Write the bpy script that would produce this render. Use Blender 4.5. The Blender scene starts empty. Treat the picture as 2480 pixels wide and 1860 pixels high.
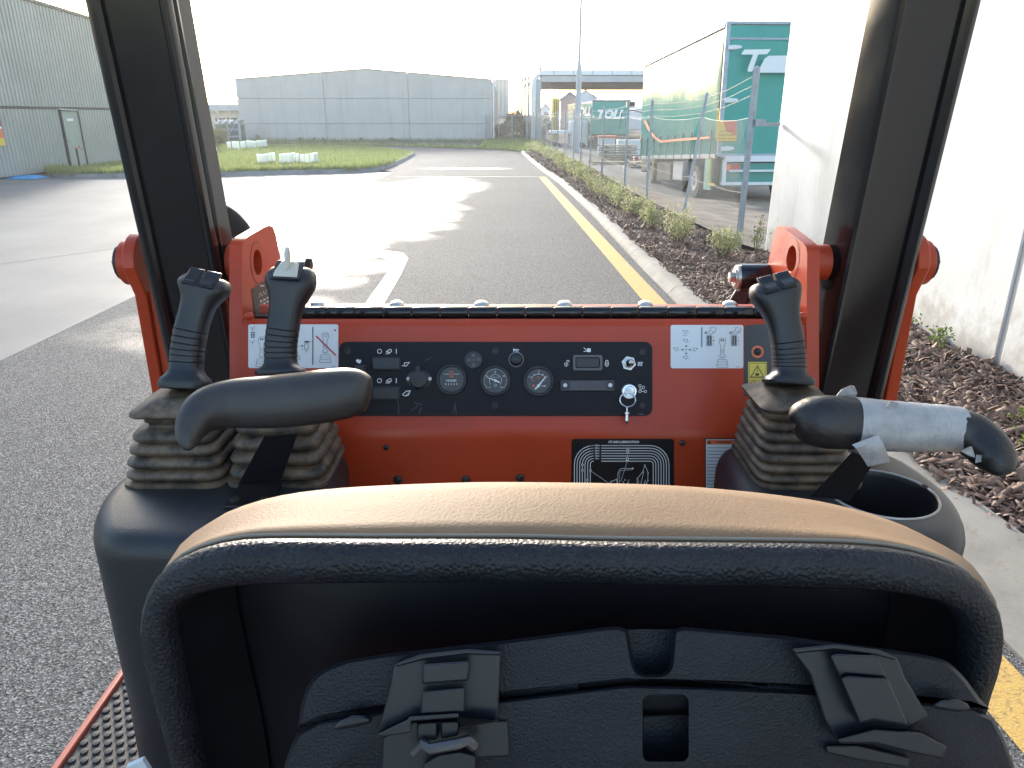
import bpy, bmesh, math, random
import numpy as np
from mathutils import Vector, Matrix
random.seed(11)
R = math.radians
S = bpy.context.scene
COL = S.collection

# ------------------------------------------------------------------ camera, sky, sun, exposure
CAM_H = 1.9
PITCH = R(20)
FPX, CX, CY = 1790.0, 1240.0, 930.0
cam_d = bpy.data.cameras.new('camera')
cam_d.sensor_width = 36.0
cam_d.lens = 36.0 * FPX / 2480.0
cam_d.clip_start = 0.05
cam_d.clip_end = 900.0
cam = bpy.data.objects.new('camera', cam_d)
COL.objects.link(cam)
cam.location = (0, 0, CAM_H)
cam.rotation_euler = (R(90) - PITCH, 0, 0)
S.camera = cam

SUN_AZ, SUN_EL = R(-14.0), R(13.5)      # azimuth measured from straight ahead, negative to the left
world = bpy.data.worlds.new('World')
S.world = world
world.use_nodes = True
wn = world.node_tree
wn.nodes.clear()
w_out = wn.nodes.new('ShaderNodeOutputWorld')
w_bg = wn.nodes.new('ShaderNodeBackground')
w_sky = wn.nodes.new('ShaderNodeTexSky')
w_sky.sky_type = 'NISHITA'
w_sky.sun_disc = False
w_sky.sun_elevation = SUN_EL
w_sky.sun_rotation = SUN_AZ
w_sky.altitude = 0
w_sky.air_density = 1.0
w_sky.dust_density = 1.7
w_sky.ozone_density = 1.1
w_bg.inputs['Strength'].default_value = 0.15
wn.links.new(w_sky.outputs[0], w_bg.inputs[0])
wn.links.new(w_bg.outputs[0], w_out.inputs[0])
sun_d = bpy.data.lights.new('sun', 'SUN')
sun_d.energy = 1.7
sun_d.angle = R(6.0)
sun_d.color = (1.0, 0.95, 0.88)
sun = bpy.data.objects.new('sun', sun_d)
COL.objects.link(sun)
_sd = Vector((math.sin(SUN_AZ) * math.cos(SUN_EL), math.cos(SUN_AZ) * math.cos(SUN_EL), math.sin(SUN_EL)))
sun.rotation_euler = _sd.to_track_quat('Z', 'Y').to_euler()
sun.location = (-20, 60, 40)
S.view_settings.view_transform = 'Standard'
S.view_settings.look = 'None'
S.view_settings.exposure = 2.0
S.view_settings.gamma = 1.0
S.view_settings.use_curve_mapping = False
S.render.engine = 'CYCLES'
S.cycles.use_denoising = True
S.cycles.max_bounces = 8
S.cycles.sample_clamp_indirect = 8.0

# ------------------------------------------------------------------ measured points -> world points
_ct, _st = math.cos(PITCH), math.sin(PITCH)
RIGHT = Vector((1, 0, 0)); UPV = Vector((0, _st, _ct)); FWD = Vector((0, _ct, -_st))
def ray(px, py):
    u = (px - CX) / FPX; v = (py - CY) / FPX
    return Vector((u, _ct - v * _st, -_st - v * _ct))
EYE = Vector((0, 0, CAM_H))
def D(px, py, d): return EYE + ray(px, py) * d                      # at distance d along the lens axis
def G(px, py, z=0.0): r = ray(px, py); return EYE + r * ((z - CAM_H) / r.z)
def AY(px, py, y): r = ray(px, py); return EYE + r * (y / r.y)
def AX(px, py, x): r = ray(px, py); return EYE + r * (x / r.x)

# ------------------------------------------------------------------ object helpers
def wloc(o):
    v = Vector((0, 0, 0))
    while o is not None:
        v += o.location; o = o.parent
    return v
def tag(o, label=None, cat=None, group=None, kind=None):
    if label: o['label'] = label
    if cat: o['category'] = cat
    if group: o['group'] = group
    if kind: o['kind'] = kind
    return o
def empty(name, loc=(0, 0, 0), label=None, cat=None, group=None, kind=None, parent=None):
    o = bpy.data.objects.new(name, None)
    o.empty_display_size = 0.2
    o.location = Vector(loc) - (wloc(parent) if parent else Vector((0, 0, 0)))
    if parent: o.parent = parent
    COL.objects.link(o)
    return tag(o, label, cat, group, kind)
def copy_tree(o, parent=None):
    c = o.copy(); COL.objects.link(c)
    if parent: c.parent = parent
    for ch in list(o.children): copy_tree(ch, c)
    return c
def finish(me, name, mats, parent=None, angle=35, loc=None, bevel=0, segs=2, recalc=True):
    for m in (mats if isinstance(mats, (list, tuple)) else [mats]): me.materials.append(m)
    if recalc:
        bm = bmesh.new(); bm.from_mesh(me)
        bmesh.ops.recalc_face_normals(bm, faces=bm.faces)
        bm.to_mesh(me); bm.free()
    n = len(me.vertices)
    co = np.empty(n * 3); me.vertices.foreach_get('co', co); co = co.reshape(-1, 3)
    c = Vector(loc) if loc is not None else Vector(((co.max(0) + co.min(0)) / 2).tolist())
    me.vertices.foreach_set('co', (co - np.array(c)).ravel())
    if angle:
        me.polygons.foreach_set('use_smooth', [True] * len(me.polygons))
        me.set_sharp_from_angle(angle=R(angle))
    me.update()
    o = bpy.data.objects.new(name, me)
    o.location = c - (wloc(parent) if parent else Vector((0, 0, 0)))
    if parent: o.parent = parent
    COL.objects.link(o)
    if bevel:
        b = o.modifiers.new('bevel', 'BEVEL'); b.width = bevel; b.segments = segs
        b.limit_method = 'ANGLE'; b.angle_limit = R(40); b.harden_normals = False
    return o

class MB:
    def __init__(s): s.v = []; s.f = []; s.m = []
    def add(s, vs, fs, mi=0):
        o = len(s.v); s.v += [tuple(v) for v in vs]
        s.f += [tuple(i + o for i in f) for f in fs]; s.m += [mi] * len(fs)
    def box(s, c, size, mi=0, rot=None):
        hx, hy, hz = size[0] / 2, size[1] / 2, size[2] / 2
        p = [Vector((x, y, z)) for z in (-hz, hz) for y in (-hy, hy) for x in (-hx, hx)]
        if rot is not None: p = [rot @ q for q in p]
        s.add([q + Vector(c) for q in p], [(0, 2, 3, 1), (4, 5, 7, 6), (0, 1, 5, 4), (2, 6, 7, 3), (0, 4, 6, 2), (1, 3, 7, 5)], mi)
    def bar(s, a, b, w, h, mi=0, up=(0, 0, 1)):
        a, b = Vector(a), Vector(b); d = (b - a).normalized(); u = Vector(up)
        if abs(d.dot(u)) > .98: u = Vector((0, 1, 0))
        x = d.cross(u).normalized() * (w / 2); z = x.cross(d).normalized() * (h / 2)
        s.add([a - x - z, a + x - z, a + x + z, a - x + z, b - x - z, b + x - z, b + x + z, b - x + z],
              [(0, 1, 2, 3), (7, 6, 5, 4), (0, 4, 5, 1), (1, 5, 6, 2), (2, 6, 7, 3), (3, 7, 4, 0)], mi)
    def prism(s, poly, vec, mi=0):
        n = len(poly); vec = Vector(vec); p = [Vector(q) for q in poly]
        s.add(p + [q + vec for q in p], [tuple(range(n))[::-1], tuple(range(n, 2 * n))] +
              [(i, (i + 1) % n, n + (i + 1) % n, n + i) for i in range(n)], mi)
    def loft(s, secs, mi=0, cap0=True, cap1=True, closed=True):
        n = len(secs[0]); vs = [v for q in secs for v in q]; fs = []
        for k in range(len(secs) - 1):
            for i in range(n if closed else n - 1):
                j = (i + 1) % n
                fs.append((k * n + i, k * n + j, (k + 1) * n + j, (k + 1) * n + i))
        if cap0: fs.append(tuple(range(n))[::-1])
        if cap1: fs.append(tuple(range((len(secs) - 1) * n, len(secs) * n)))
        s.add(vs, fs, mi)
    def tube(s, path, r, n=8, mi=0, caps=True, sq=None):
        path = [Vector(p) for p in path]; rs = r if isinstance(r, (list, tuple)) else [r] * len(path)
        t0 = (path[1] - path[0]).normalized(); u = t0.orthogonal().normalized(); secs = []
        for i, p in enumerate(path):
            a = path[max(i - 1, 0)]; b = path[min(i + 1, len(path) - 1)]
            t = (b - a).normalized(); u = (u - t * u.dot(t)).normalized(); w = t.cross(u)
            secs.append([p + (u * math.cos(2 * math.pi * k / n) + w * math.sin(2 * math.pi * k / n)) * rs[i] for k in range(n)])
        s.loft(secs, mi, caps, caps)
    def lathe(s, prof, o, axis, n=24, mi=0, cap0=False, cap1=False):
        o = Vector(o); ax = Vector(axis).normalized(); u = ax.orthogonal().normalized(); w = ax.cross(u)
        s.loft([[o + ax * h + (u * math.cos(2 * math.pi * k / n) + w * math.sin(2 * math.pi * k / n)) * r for k in range(n)] for r, h in prof], mi, cap0, cap1)
    def disc(s, o, axis, r, n=24, mi=0):
        o = Vector(o); ax = Vector(axis).normalized(); u = ax.orthogonal().normalized(); w = ax.cross(u)
        s.add([o + (u * math.cos(2 * math.pi * k / n) + w * math.sin(2 * math.pi * k / n)) * r for k in range(n)], [tuple(range(n))], mi)
    def ball(s, c, r, mi=0, nu=10, nv=6, sc=(1, 1, 1)):
        c = Vector(c); vs = [c + Vector((0, 0, -r * sc[2]))]; fs = []
        for j in range(1, nv):
            a = -math.pi / 2 + math.pi * j / nv
            for i in range(nu):
                b = 2 * math.pi * i / nu
                vs.append(c + Vector((math.cos(a) * math.cos(b) * r * sc[0], math.cos(a) * math.sin(b) * r * sc[1], math.sin(a) * r * sc[2])))
        vs.append(c + Vector((0, 0, r * sc[2]))); L = len(vs) - 1
        for i in range(nu):
            j = (i + 1) % nu
            fs.append((0, 1 + j, 1 + i)); fs.append((L, 1 + (nv - 2) * nu + i, 1 + (nv - 2) * nu + j))
            for k in range(nv - 2): fs.append((1 + k * nu + i, 1 + k * nu + j, 1 + (k + 1) * nu + j, 1 + (k + 1) * nu + i))
        s.add(vs, fs, mi)
    def holed(s, outer, holes, vec, mi=0, floor=None, hole_mi=None):
        """a plate: outer loop and hole loops (3-D, one plane) given thickness vec; holes go right through"""
        vec = Vector(vec); hm = mi if hole_mi is None else hole_mi
        for off in (Vector((0, 0, 0)), vec):
            if floor and off.length > 0: continue
            bm = bmesh.new(); es = []
            for lp in [outer] + list(holes):
                q = [bm.verts.new(Vector(p) + off) for p in lp]
                es += [bm.edges.new((q[i], q[(i + 1) % len(q)])) for i in range(len(q))]
            bmesh.ops.triangle_fill(bm, use_beauty=True, use_dissolve=False, edges=es)
            bm.verts.index_update()
            s.add([v.co.copy() for v in bm.verts], [tuple(v.index for v in f.verts) for f in bm.faces], mi)
            bm.free()
        for k, lp in enumerate([outer] + list(holes)):
            n = len(lp); p = [Vector(q) for q in lp]
            s.add(p + [q + vec for q in p], [(i, (i + 1) % n, n + (i + 1) % n, n + i) for i in range(n)], mi if k == 0 else hm)
    def build(s, name, mats, parent=None, angle=35, loc=None, bevel=0, segs=2, recalc=True, weld=False):
        me = bpy.data.meshes.new(name)
        me.from_pydata(s.v, [], s.f)
        me.polygons.foreach_set('material_index', s.m)
        if weld:
            bm = bmesh.new(); bm.from_mesh(me); bmesh.ops.remove_doubles(bm, verts=bm.verts, dist=1e-5); bm.to_mesh(me); bm.free()
        return finish(me, name, mats, parent, angle, loc, bevel, segs, recalc)

def rrect(x0, y0, x1, y1, r, n=4):
    out = []
    for cx, cy, a0 in ((x1 - r, y1 - r, 0), (x0 + r, y1 - r, 90), (x0 + r, y0 + r, 180), (x1 - r, y0 + r, 270)):
        for k in range(n + 1):
            a = R(a0 + 90 * k / n); out.append((cx + r * math.cos(a), cy + r * math.sin(a)))
    return out
def circ(cx, cy, r, n=20, ry=None): return [(cx + r * math.cos(2 * math.pi * k / n), cy + (ry or r) * math.sin(2 * math.pi * k / n)) for k in range(n)]
def resample(pts, n, closed=False):
    p = [Vector(q) for q in pts]
    if closed: p = p + [p[0]]
    d = [0]
    for a, b in zip(p, p[1:]): d.append(d[-1] + (b - a).length)
    out = []
    m = n if closed else n - 1
    for k in range(n):
        t = d[-1] * k / m
        i = max(j for j in range(len(d)) if d[j] <= t + 1e-9); i = min(i, len(p) - 2)
        f = (t - d[i]) / max(d[i + 1] - d[i], 1e-9); out.append(p[i].lerp(p[i + 1], f))
    return out
def smooth_path(pts, sub=4):
    p = [Vector(q) for q in pts]; out = []
    for i in range(len(p) - 1):
        a, b, c, d = p[max(i - 1, 0)], p[i], p[i + 1], p[min(i + 2, len(p) - 1)]
        for k in range(sub):
            t = k / sub
            out.append(0.5 * ((2 * b) + (c - a) * t + (2 * a - 5 * b + 4 * c - d) * t * t + (3 * b - a - 3 * c + d) * t ** 3))
    out.append(p[-1]); return out

_txt = {}
def text_mesh(body, bold=0.0, shear=0.0):
    k = (body, bold, shear)
    if k not in _txt:
        c = bpy.data.curves.new('lettering', 'FONT'); c.body = body; c.size = 1.0; c.resolution_u = 3
        c.offset = bold; c.shear = shear; c.align_x = 'CENTER'; c.align_y = 'CENTER'
        o = bpy.data.objects.new('lettering', c); me = bpy.data.meshes.new_from_object(o)
        _txt[k] = ([(v.co.x, v.co.y) for v in me.vertices], [tuple(p.vertices) for p in me.polygons])
        bpy.data.objects.remove(o); bpy.data.meshes.remove(me); bpy.data.curves.remove(c)
    return _txt[k]
class Art:
    """flat print on a surface: 2-D shapes in measured units mapped by at(), each layer a hair above the one before"""
    def __init__(s, mb, at, nrm, off=0.0006): s.mb = mb; s.at = at; s.n = Vector(nrm).normalized(); s.off = off
    def _p(s, pts): return [s.at(x, y) + s.n * s.off for x, y in pts]
    def _step(s): s.off += 0.00003
    def poly(s, pts, mi): s.mb.add(s._p(pts), [tuple(range(len(pts)))], mi); s._step()
    def rect(s, x0, y0, x1, y1, mi, r=0): s.poly(rrect(x0, y0, x1, y1, r) if r else [(x0, y0), (x1, y0), (x1, y1), (x0, y1)], mi)
    def line(s, pts, w, mi, closed=False):
        p = [Vector(q) for q in pts]; n = len(p); L = []; Rr = []
        for i in range(n):
            a = p[i - 1] if (i > 0 or closed) else None; b = p[(i + 1) % n] if (i < n - 1 or closed) else None
            ds = [(p[i] - a).normalized()] if a is not None and (p[i] - a).length > 1e-9 else []
            if b is not None and (b - p[i]).length > 1e-9: ds.append((b - p[i]).normalized())
            t = sum(ds, Vector((0, 0))); t = t.normalized() if t.length > 1e-6 else ds[0]
            nn = Vector((-t.y, t.x)); k = w / 2 / max(0.4, abs(nn.dot(Vector((-ds[0].y, ds[0].x)))))
            L.append(p[i] + nn * k); Rr.append(p[i] - nn * k)
        m = n if closed else n - 1
        s.mb.add(s._p(L) + s._p(Rr), [(i, (i + 1) % n, n + (i + 1) % n, n + i) for i in range(m)], mi); s._step()
    def ring(s, x, y, r, w, mi, n=20): s.line(circ(x, y, r, n), w, mi, True)
    def disc(s, x, y, r, mi, n=16): s.poly(circ(x, y, r, n), mi)
    def text(s, body, x, y, size, mi, bold=0.0, shear=0.0, sx=1.0, rot=0):
        v, f = text_mesh(body, bold, shear); c, q = math.cos(R(rot)), math.sin(R(rot))
        s.mb.add(s._p([(x + (a * sx * c + b * q) * size, y + (a * sx * q - b * c) * size) for a, b in v]), f, mi); s._step()

# ------------------------------------------------------------------ materials
class NT:
    def __init__(s, name):
        s.mat = bpy.data.materials.new(name); s.mat.use_nodes = True
        s.t = s.mat.node_tree; s.b = s.t.nodes['Principled BSDF']; s.o = s.t.nodes['Material Output']
        s.pos = None
    def n(s, ty, **kw):
        q = s.t.nodes.new('ShaderNode' + ty)
        for k, v in kw.items(): setattr(q, k, v)
        return q
    def l(s, a, b): s.t.links.new(a, b)
    def P(s):
        if s.pos is None: s.pos = s.n('NewGeometry').outputs['Position']
        return s.pos
    def O(s): return s.n('TexCoord').outputs['Object']
    def noise(s, scale, detail=3, rough=.55, vec=None, stretch=None, dist=0):
        v = vec or s.P()
        if stretch:
            m = s.n('Mapping'); m.inputs['Scale'].default_value = stretch; s.l(v, m.inputs[0]); v = m.outputs[0]
        q = s.n('TexNoise'); q.inputs['Scale'].default_value = scale; q.inputs['Detail'].default_value = detail
        q.inputs['Roughness'].default_value = rough; q.inputs['Distortion'].default_value = dist
        s.l(v, q.inputs['Vector']); return q.outputs[0]
    def voro(s, scale, vec=None, feature='F1'):
        q = s.n('TexVoronoi'); q.feature = feature; q.inputs['Scale'].default_value = scale
        s.l(vec or s.P(), q.inputs['Vector']); return q
    def ramp(s, f, a, b, lo=0.0, hi=1.0):
        q = s.n('MapRange'); q.inputs['From Min'].default_value = a; q.inputs['From Max'].default_value = b
        q.inputs['To Min'].default_value = lo; q.inputs['To Max'].default_value = hi
        s.l(f, q.inputs['Value']); return q.outputs[0]
    def mix(s, f, a, b, mode='MIX'):
        q = s.n('Mix'); q.data_type = 'RGBA'; q.blend_type = mode
        for v, i in ((f, 0), (a, 6), (b, 7)):
            if hasattr(v, 'is_linked'): s.l(v, q.inputs[i])
            elif i == 0: q.inputs[0].default_value = v
            else: q.inputs[i].default_value = (*v, 1) if len(v) == 3 else v
        return q.outputs[2]
    def math(s, op, a, b=None, c=None):
        q = s.n('Math'); q.operation = op
        for i, v in enumerate((a, b, c)):
            if v is None: continue
            if hasattr(v, 'is_linked'): s.l(v, q.inputs[i])
            else: q.inputs[i].default_value = v
        return q.outputs[0]
    def set(s, key, v):
        i = s.b.inputs[key]
        if hasattr(v, 'is_linked'): s.l(v, i)
        else: i.default_value = (*v, 1) if isinstance(v, tuple) and len(v) == 3 else v
    def bump(s, h, strength=.5, dist=.002, prev=None):
        q = s.n('Bump'); q.inputs['Strength'].default_value = strength; q.inputs['Distance'].default_value = dist
        s.l(h, q.inputs['Height'])
        if prev is not None: s.l(prev, q.inputs['Normal'])
        s.l(q.outputs[0], s.b.inputs['Normal']); return q.outputs[0]

def M(name, col, rough=.5, metal=0.0, vary=0.0, vs=6.0, bump=0.0, bs=300.0, bd=.001, spec=.5, coat=0.0, dirt=None, dirt_s=9.0, dirt_lo=.55, dirt_hi=.75, rvary=0.0):
    t = NT(name); c = col
    if vary:
        f = t.noise(vs, 4)
        c = t.mix(t.ramp(f, .3, .7), tuple(x * (1 - vary) for x in col), tuple(min(1, x * (1 + vary)) for x in col))
    if dirt:
        c = t.mix(t.ramp(t.noise(dirt_s, 5, .65), dirt_lo, dirt_hi), c, dirt)
    t.set('Base Color', c); t.set('Roughness', rough); t.set('Metallic', metal); t.set('Specular IOR Level', spec)
    if rvary: t.set('Roughness', t.ramp(t.noise(vs * 2.3, 4), .3, .7, max(.02, rough - rvary), rough + rvary))
    if coat: t.set('Coat Weight', coat); t.set('Coat Roughness', .08)
    if bump: t.bump(t.noise(bs, 3), bump, bd)
    return t.mat

# =================================================================== materials of the place
def mat_asphalt():
    t = NT('asphalt')
    at = t.n('Attribute'); at.attribute_name = 'wet'
    wet = t.math('ADD', at.outputs['Fac'], t.ramp(t.noise(1.0, 4, .6), .25, .75, -.42, .42))
    wet = t.ramp(wet, .22, 1.0)
    patch = t.noise(.35, 4, .6)
    stone = t.voro(125)
    c = t.mix(t.ramp(patch, .3, .7), (.125, .125, .126), (.165, .165, .166))
    sx = t.n('SeparateColor'); t.l(stone.outputs['Color'], sx.inputs[0]); rnd = sx.outputs[0]
    c = t.mix(t.ramp(rnd, .62, .95), c, (.31, .31, .308)); c = t.mix(t.ramp(rnd, .38, .05), c, (.062, .062, .063)); c = t.mix(t.ramp(stone.outputs['Distance'], .55, .95), c, (.022, .028, .03))
    c = t.mix(wet, c, (.032, .032, .033))
    t.set('Base Color', c)
    t.set('Roughness', t.mix(wet, (.84,) * 3, (.31,) * 3)); t.set('Specular IOR Level', t.mix(wet, (.16,) * 3, (.5,) * 3))
    h = t.math('ADD', t.math('MULTIPLY', stone.outputs['Distance'], 1.2), t.noise(260, 3))
    b = t.n('Bump'); b.inputs['Distance'].default_value = .0062
    t.l(t.ramp(wet, 0, 1, .85, .12), b.inputs['Strength']); t.l(h, b.inputs['Height']); t.l(b.outputs[0], t.b.inputs['Normal'])
    return t.mat
def mat_concrete_slab():
    t = NT('slab_concrete')
    c = t.mix(t.ramp(t.noise(.5, 5, .6, stretch=(1.0, .35, 1)), .3, .7), (.155, .154, .15), (.215, .213, .208))
    c = t.mix(t.ramp(t.noise(9, 5, .7), .55, .8), c, (.22, .215, .21))
    t.set('Base Color', c); t.set('Roughness', t.ramp(t.noise(.7, 4, .6), .3, .7, .66, .82)); t.set('Specular IOR Level', .3)
    t.bump(t.noise(60, 4, .6), .25, .003); return t.mat
def mat_paint(name, col, worn, lo=.45, hi=.62):
    t = NT(name)
    w = t.ramp(t.noise(38, 6, .75), lo, hi)
    w = t.math('MULTIPLY', w, t.ramp(t.noise(2.0, 3), .35, .6, .5, 1.0))
    t.set('Base Color', t.mix(w, col, worn)); t.set('Roughness', .7); t.set('Specular IOR Level', .25)
    t.bump(t.math('ADD', t.voro(105).outputs['Distance'], t.noise(260, 3)), .35, .003); return t.mat
def mat_tilt():
    t = NT('tilt_panel_concrete')
    c = t.mix(t.ramp(t.noise(.5, 5, .65), .3, .7), (.41, .405, .385), (.48, .47, .45))
    c = t.mix(t.ramp(t.noise(1.3, 5, .7, stretch=(1.6, 1, .10)), .50, .85), c, (.33, .32, .295))
    t.set('Base Color', c); t.set('Roughness', .85); t.bump(t.noise(14, 5, .6), .3, .01); return t.mat
def mat_whitewall():
    t = NT('white_painted_concrete')
    c = t.mix(t.ramp(t.noise(1.1, 6, .7), .42, .8), (.66, .66, .65), (.53, .525, .50))
    c = t.mix(t.ramp(t.noise(7, 6, .7), .6, .85), c, (.40, .40, .375))
    c = t.mix(t.ramp(t.noise(2.2, 5, .7, stretch=(1, 1, .15)), .58, .85), c, (.44, .43, .40))
    sz = t.n('SeparateXYZ'); t.l(t.P(), sz.inputs[0])
    zz = t.math('ADD', sz.outputs['Z'], t.ramp(t.noise(5, 5, .7), .3, .7, -.30, .30)); c = t.mix(t.ramp(zz, .50, .08, 0, .75), c, (.36, .32, .27))
    t.set('Base Color', c); t.set('Roughness', .7); t.bump(t.noise(35, 5, .65), .35, .004); return t.mat
def mat_chip():
    t = NT('bark_chip')
    a = t.n('Attribute'); a.attribute_name = 'tint'
    r = t.n('ValToRGB'); r.color_ramp.elements[0].color = (.10, .050, .034, 1); r.color_ramp.elements[1].color = (.62, .46, .36, 1)
    e = r.color_ramp.elements.new(.45); e.color = (.20, .118, .084, 1); e = r.color_ramp.elements.new(.8); e.color = (.36, .245, .18, 1)
    t.l(a.outputs['Fac'], r.inputs[0])
    c = t.mix(t.ramp(t.noise(60, 3), .4, .7), r.outputs[0], (.15, .10, .078))
    t.set('Base Color', c); t.set('Roughness', .7); t.bump(t.noise(220, 3, stretch=(1, 1, 3)), .4, .002); return t.mat
def mat_leaf(name, a, b, trans=.35):
    t = NT(name); at = t.n('Attribute'); at.attribute_name = 'tint'
    c = t.mix(at.outputs['Fac'], a, b); t.set('Base Color', c); t.set('Roughness', .55)
    tr = t.n('BsdfTranslucent'); t.l(c, tr.inputs[0]); mx = t.n('MixShader'); mx.inputs[0].default_value = trans
    t.l(t.b.outputs[0], mx.inputs[1]); t.l(tr.outputs[0], mx.inputs[2]); t.l(mx.outputs[0], t.o.inputs[0]); return t.mat
m_asphalt = mat_asphalt(); m_slab = mat_concrete_slab(); m_tilt = mat_tilt(); m_white = mat_whitewall(); m_chip = mat_chip()
m_yellow = mat_paint('yellow_road_paint', (.58, .38, .12), (.10, .095, .085), .52, .70)
m_wpaint = mat_paint('white_road_paint', (.50, .50, .49), (.10, .10, .10), .50, .66)
m_wpaint2 = mat_paint('faded_white_road_paint', (.33, .33, .33), (.09, .09, .09), .45, .62)
m_kerb = M('kerb_concrete', (.225, .213, .19), .85, vary=.18, vs=3, bump=.4, bs=70, bd=.004, dirt=(.18, .165, .14), dirt_s=14)
m_kerb2 = M('old_kerb_concrete', (.24, .24, .24), .85, vary=.25, vs=2, bump=.4, bs=40, bd=.006)
m_dirt = M('dirt_ground', (.29, .225, .17), .95, vary=.3, vs=2.2, bump=.7, bs=40, bd=.02, dirt=(.36, .29, .23), dirt_s=4)
m_soil = M('mulch_soil', (.085, .050, .036), .9, vary=.4, vs=12, bump=.8, bs=60, bd=.02)
m_ground = M('far_ground', (.13, .13, .12), .9, vary=.2, vs=.1)
m_turf = M('turf_soil', (.135, .165, .06), .9, vary=.35, vs=.6, bump=.6, bs=30, bd=.03)
m_grass = mat_leaf('grass_blade', (.15, .20, .06), (.31, .365, .14), .55)
m_verge = M('verge_soil', (.10, .095, .06), .95, vary=.4, vs=.8, bump=.6, bs=12, bd=.05, dirt=(.07, .10, .035), dirt_s=1.2, dirt_lo=.45, dirt_hi=.6)
m_corr = M('grey_green_sheeting', (.36, .35, .31), .5, vary=.08, vs=.8, spec=.4)
m_door = M('door_paint', (.30, .325, .28), .55, vary=.05, vs=2)
m_dark = M('dark_trim', (.035, .037, .04), .5)
m_galv = M('galvanised_steel', (.30, .35, .40), .45, metal=.35, vary=.15, vs=9)
m_wire = M('fence_wire', (.36, .36, .34), .6, metal=.1)
m_steel = M('pale_painted_steel', (.40, .43, .46), .5, vary=.1, vs=1)
m_shedroof = M('brown_roof_underside', (.20, .15, .13), .8, vary=.25, vs=.4)
m_whitesheet = M('white_sheeting', (.72, .73, .74), .5, vary=.05, vs=1)
def mat_guard():
    t = NT('white_corflute'); t.set('Base Color', (.85, .88, .86)); t.set('Roughness', .45)
    tr = t.n('BsdfTranslucent'); tr.inputs[0].default_value = (.88, .92, .90, 1); mx = t.n('MixShader'); mx.inputs[0].default_value = .8
    t.l(t.b.outputs[0], mx.inputs[1]); t.l(tr.outputs[0], mx.inputs[2]); t.l(mx.outputs[0], t.o.inputs[0]); return t.mat
m_guard = mat_guard()
m_cream = M('cream_wall', (.62, .58, .45), .7)
m_yel = M('yellow_panel', (.75, .50, .06), .5)
m_timber = M('timber', (.34, .26, .17), .8, vary=.3, vs=5)
m_rubber = M('tyre_rubber', (.022, .022, .022), .8)
m_black = M('black_plastic_far', (.02, .02, .022), .5)
m_orange = M('orange_plastic', (.75, .16, .05), .5)
m_red = M('red_plastic', (.45, .03, .03), .5)
m_stem = M('stem', (.12, .085, .05), .85)

# =================================================================== ground, road, yard
mb = MB(); mb.add([(-500, -60, -.06), (500, -60, -.06), (500, 700, -.06), (-500, 700, -.06)], [(0, 1, 2, 3)])
tag(mb.build('ground', m_ground, angle=0), kind='structure')

def lerp_tab(tab, y):
    if y <= tab[0][0]: return tab[0][1]
    for (a, va), (b, vb) in zip(tab, tab[1:]):
        if y <= b: return va + (vb - va) * (y - a) / (b - a)
    return tab[-1][1]
XA = [(-8, 2.20), (2.3, 1.885), (6, 1.79), (10.7, 1.685), (15.6, 1.60), (22.2, 1.38), (27.5, 1.05), (33, .80), (39, .55), (42.3, .45), (44.9, -.96), (49, -6.3), (54.7, -15.7), (57, -20.5), (62, -34)]
XL = [(-8, -4.2), (27.3, -4.2), (28.2, -4.83), (33, -4.75), (39.2, -4.92), (41.4, -5.63), (46.5, -8.43), (50.3, -12.85), (52, -20), (53.5, -34.5), (62, -34.6)]
BLOBS = [(-3.6, 12.6, .9, 1.6), (-3.3, 15.0, 1.0, 1.5), (-3.2, 19.0, 1.2, 3.2), (-2.2, 21.5, 1.2, 3.0), (-2.3, 15.5, 1.1, 3.2), (-2.7, 11.6, .7, 1.0, .8),
         (-2.75, 9.6, .95, 2.0, .62), (-2.9, 7.4, 1.0, 1.6, .55), (-1.8, 29.0, 1.6, .5)]
def wetness(x, y):
    w = 0
    for bx, by, rx, ry, *k in BLOBS: w = max(w, (k[0] if k else 1) * (1.15 - ((x - bx) / rx) ** 2 * .55 - ((y - by) / ry) ** 2 * .55))
    return max(0, min(1, w))
ys = [-8 + .25 * i for i in range(int(40 / .25))] + [32 + .5 * i for i in range(61)]
NXR = 48; vs = []; wet = []; fs = []
for y in ys:
    a, b = lerp_tab(XL, y), lerp_tab(XA, y)
    for i in range(NXR + 1):
        x = a + (b - a) * i / NXR; vs.append((x, y, 0)); wet.append(wetness(x, y))
for j in range(len(ys) - 1):
    for i in range(NXR):
        k = j * (NXR + 1) + i; fs.append((k, k + 1, k + NXR + 2, k + NXR + 1))
me = bpy.data.meshes.new('road'); me.from_pydata(vs, [], fs)
me.attributes.new('wet', 'FLOAT', 'POINT').data.foreach_set('value', wet)
road = tag(finish(me, 'road', m_asphalt, angle=0, loc=(0, 20, 0), recalc=False), kind='structure')

def sheet(name, poly, z, m, parent, sub=None):
    b = MB(); b.add([(x, y, z) for x, y in poly], [tuple(range(len(poly)))]); return b.build(name, m, parent, angle=0)
yl = lambda y: 1.79 - .0322 * y
sheet('yellow_line', [(yl(y) - .115, y) for y in (-6, 10, 25.0)] + [(yl(y) + .115, y) for y in (25.0, 10, -6)], .004, m_yellow, road)
sheet('white_line', [(-3.8, 25.02), (yl(25) - .125, 25.02), (yl(25) - .125, 25.16), (-3.8, 25.16)], .004, m_wpaint, road)
ARROW = [(-1.55, 6.2), (-1.33, 6.2), (-1.40, 9.2), (-1.46, 10.4), (-1.60, 10.85), (-2.0, 11.10), (-2.2, 11.22), (-2.22, 11.70), (-2.75, 10.85), (-2.32, 10.05), (-2.22, 10.5), (-1.85, 10.42), (-1.66, 10.1), (-1.60, 9.4)]
sheet('turn_arrow', ARROW, .004, m_wpaint2, road)

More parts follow.
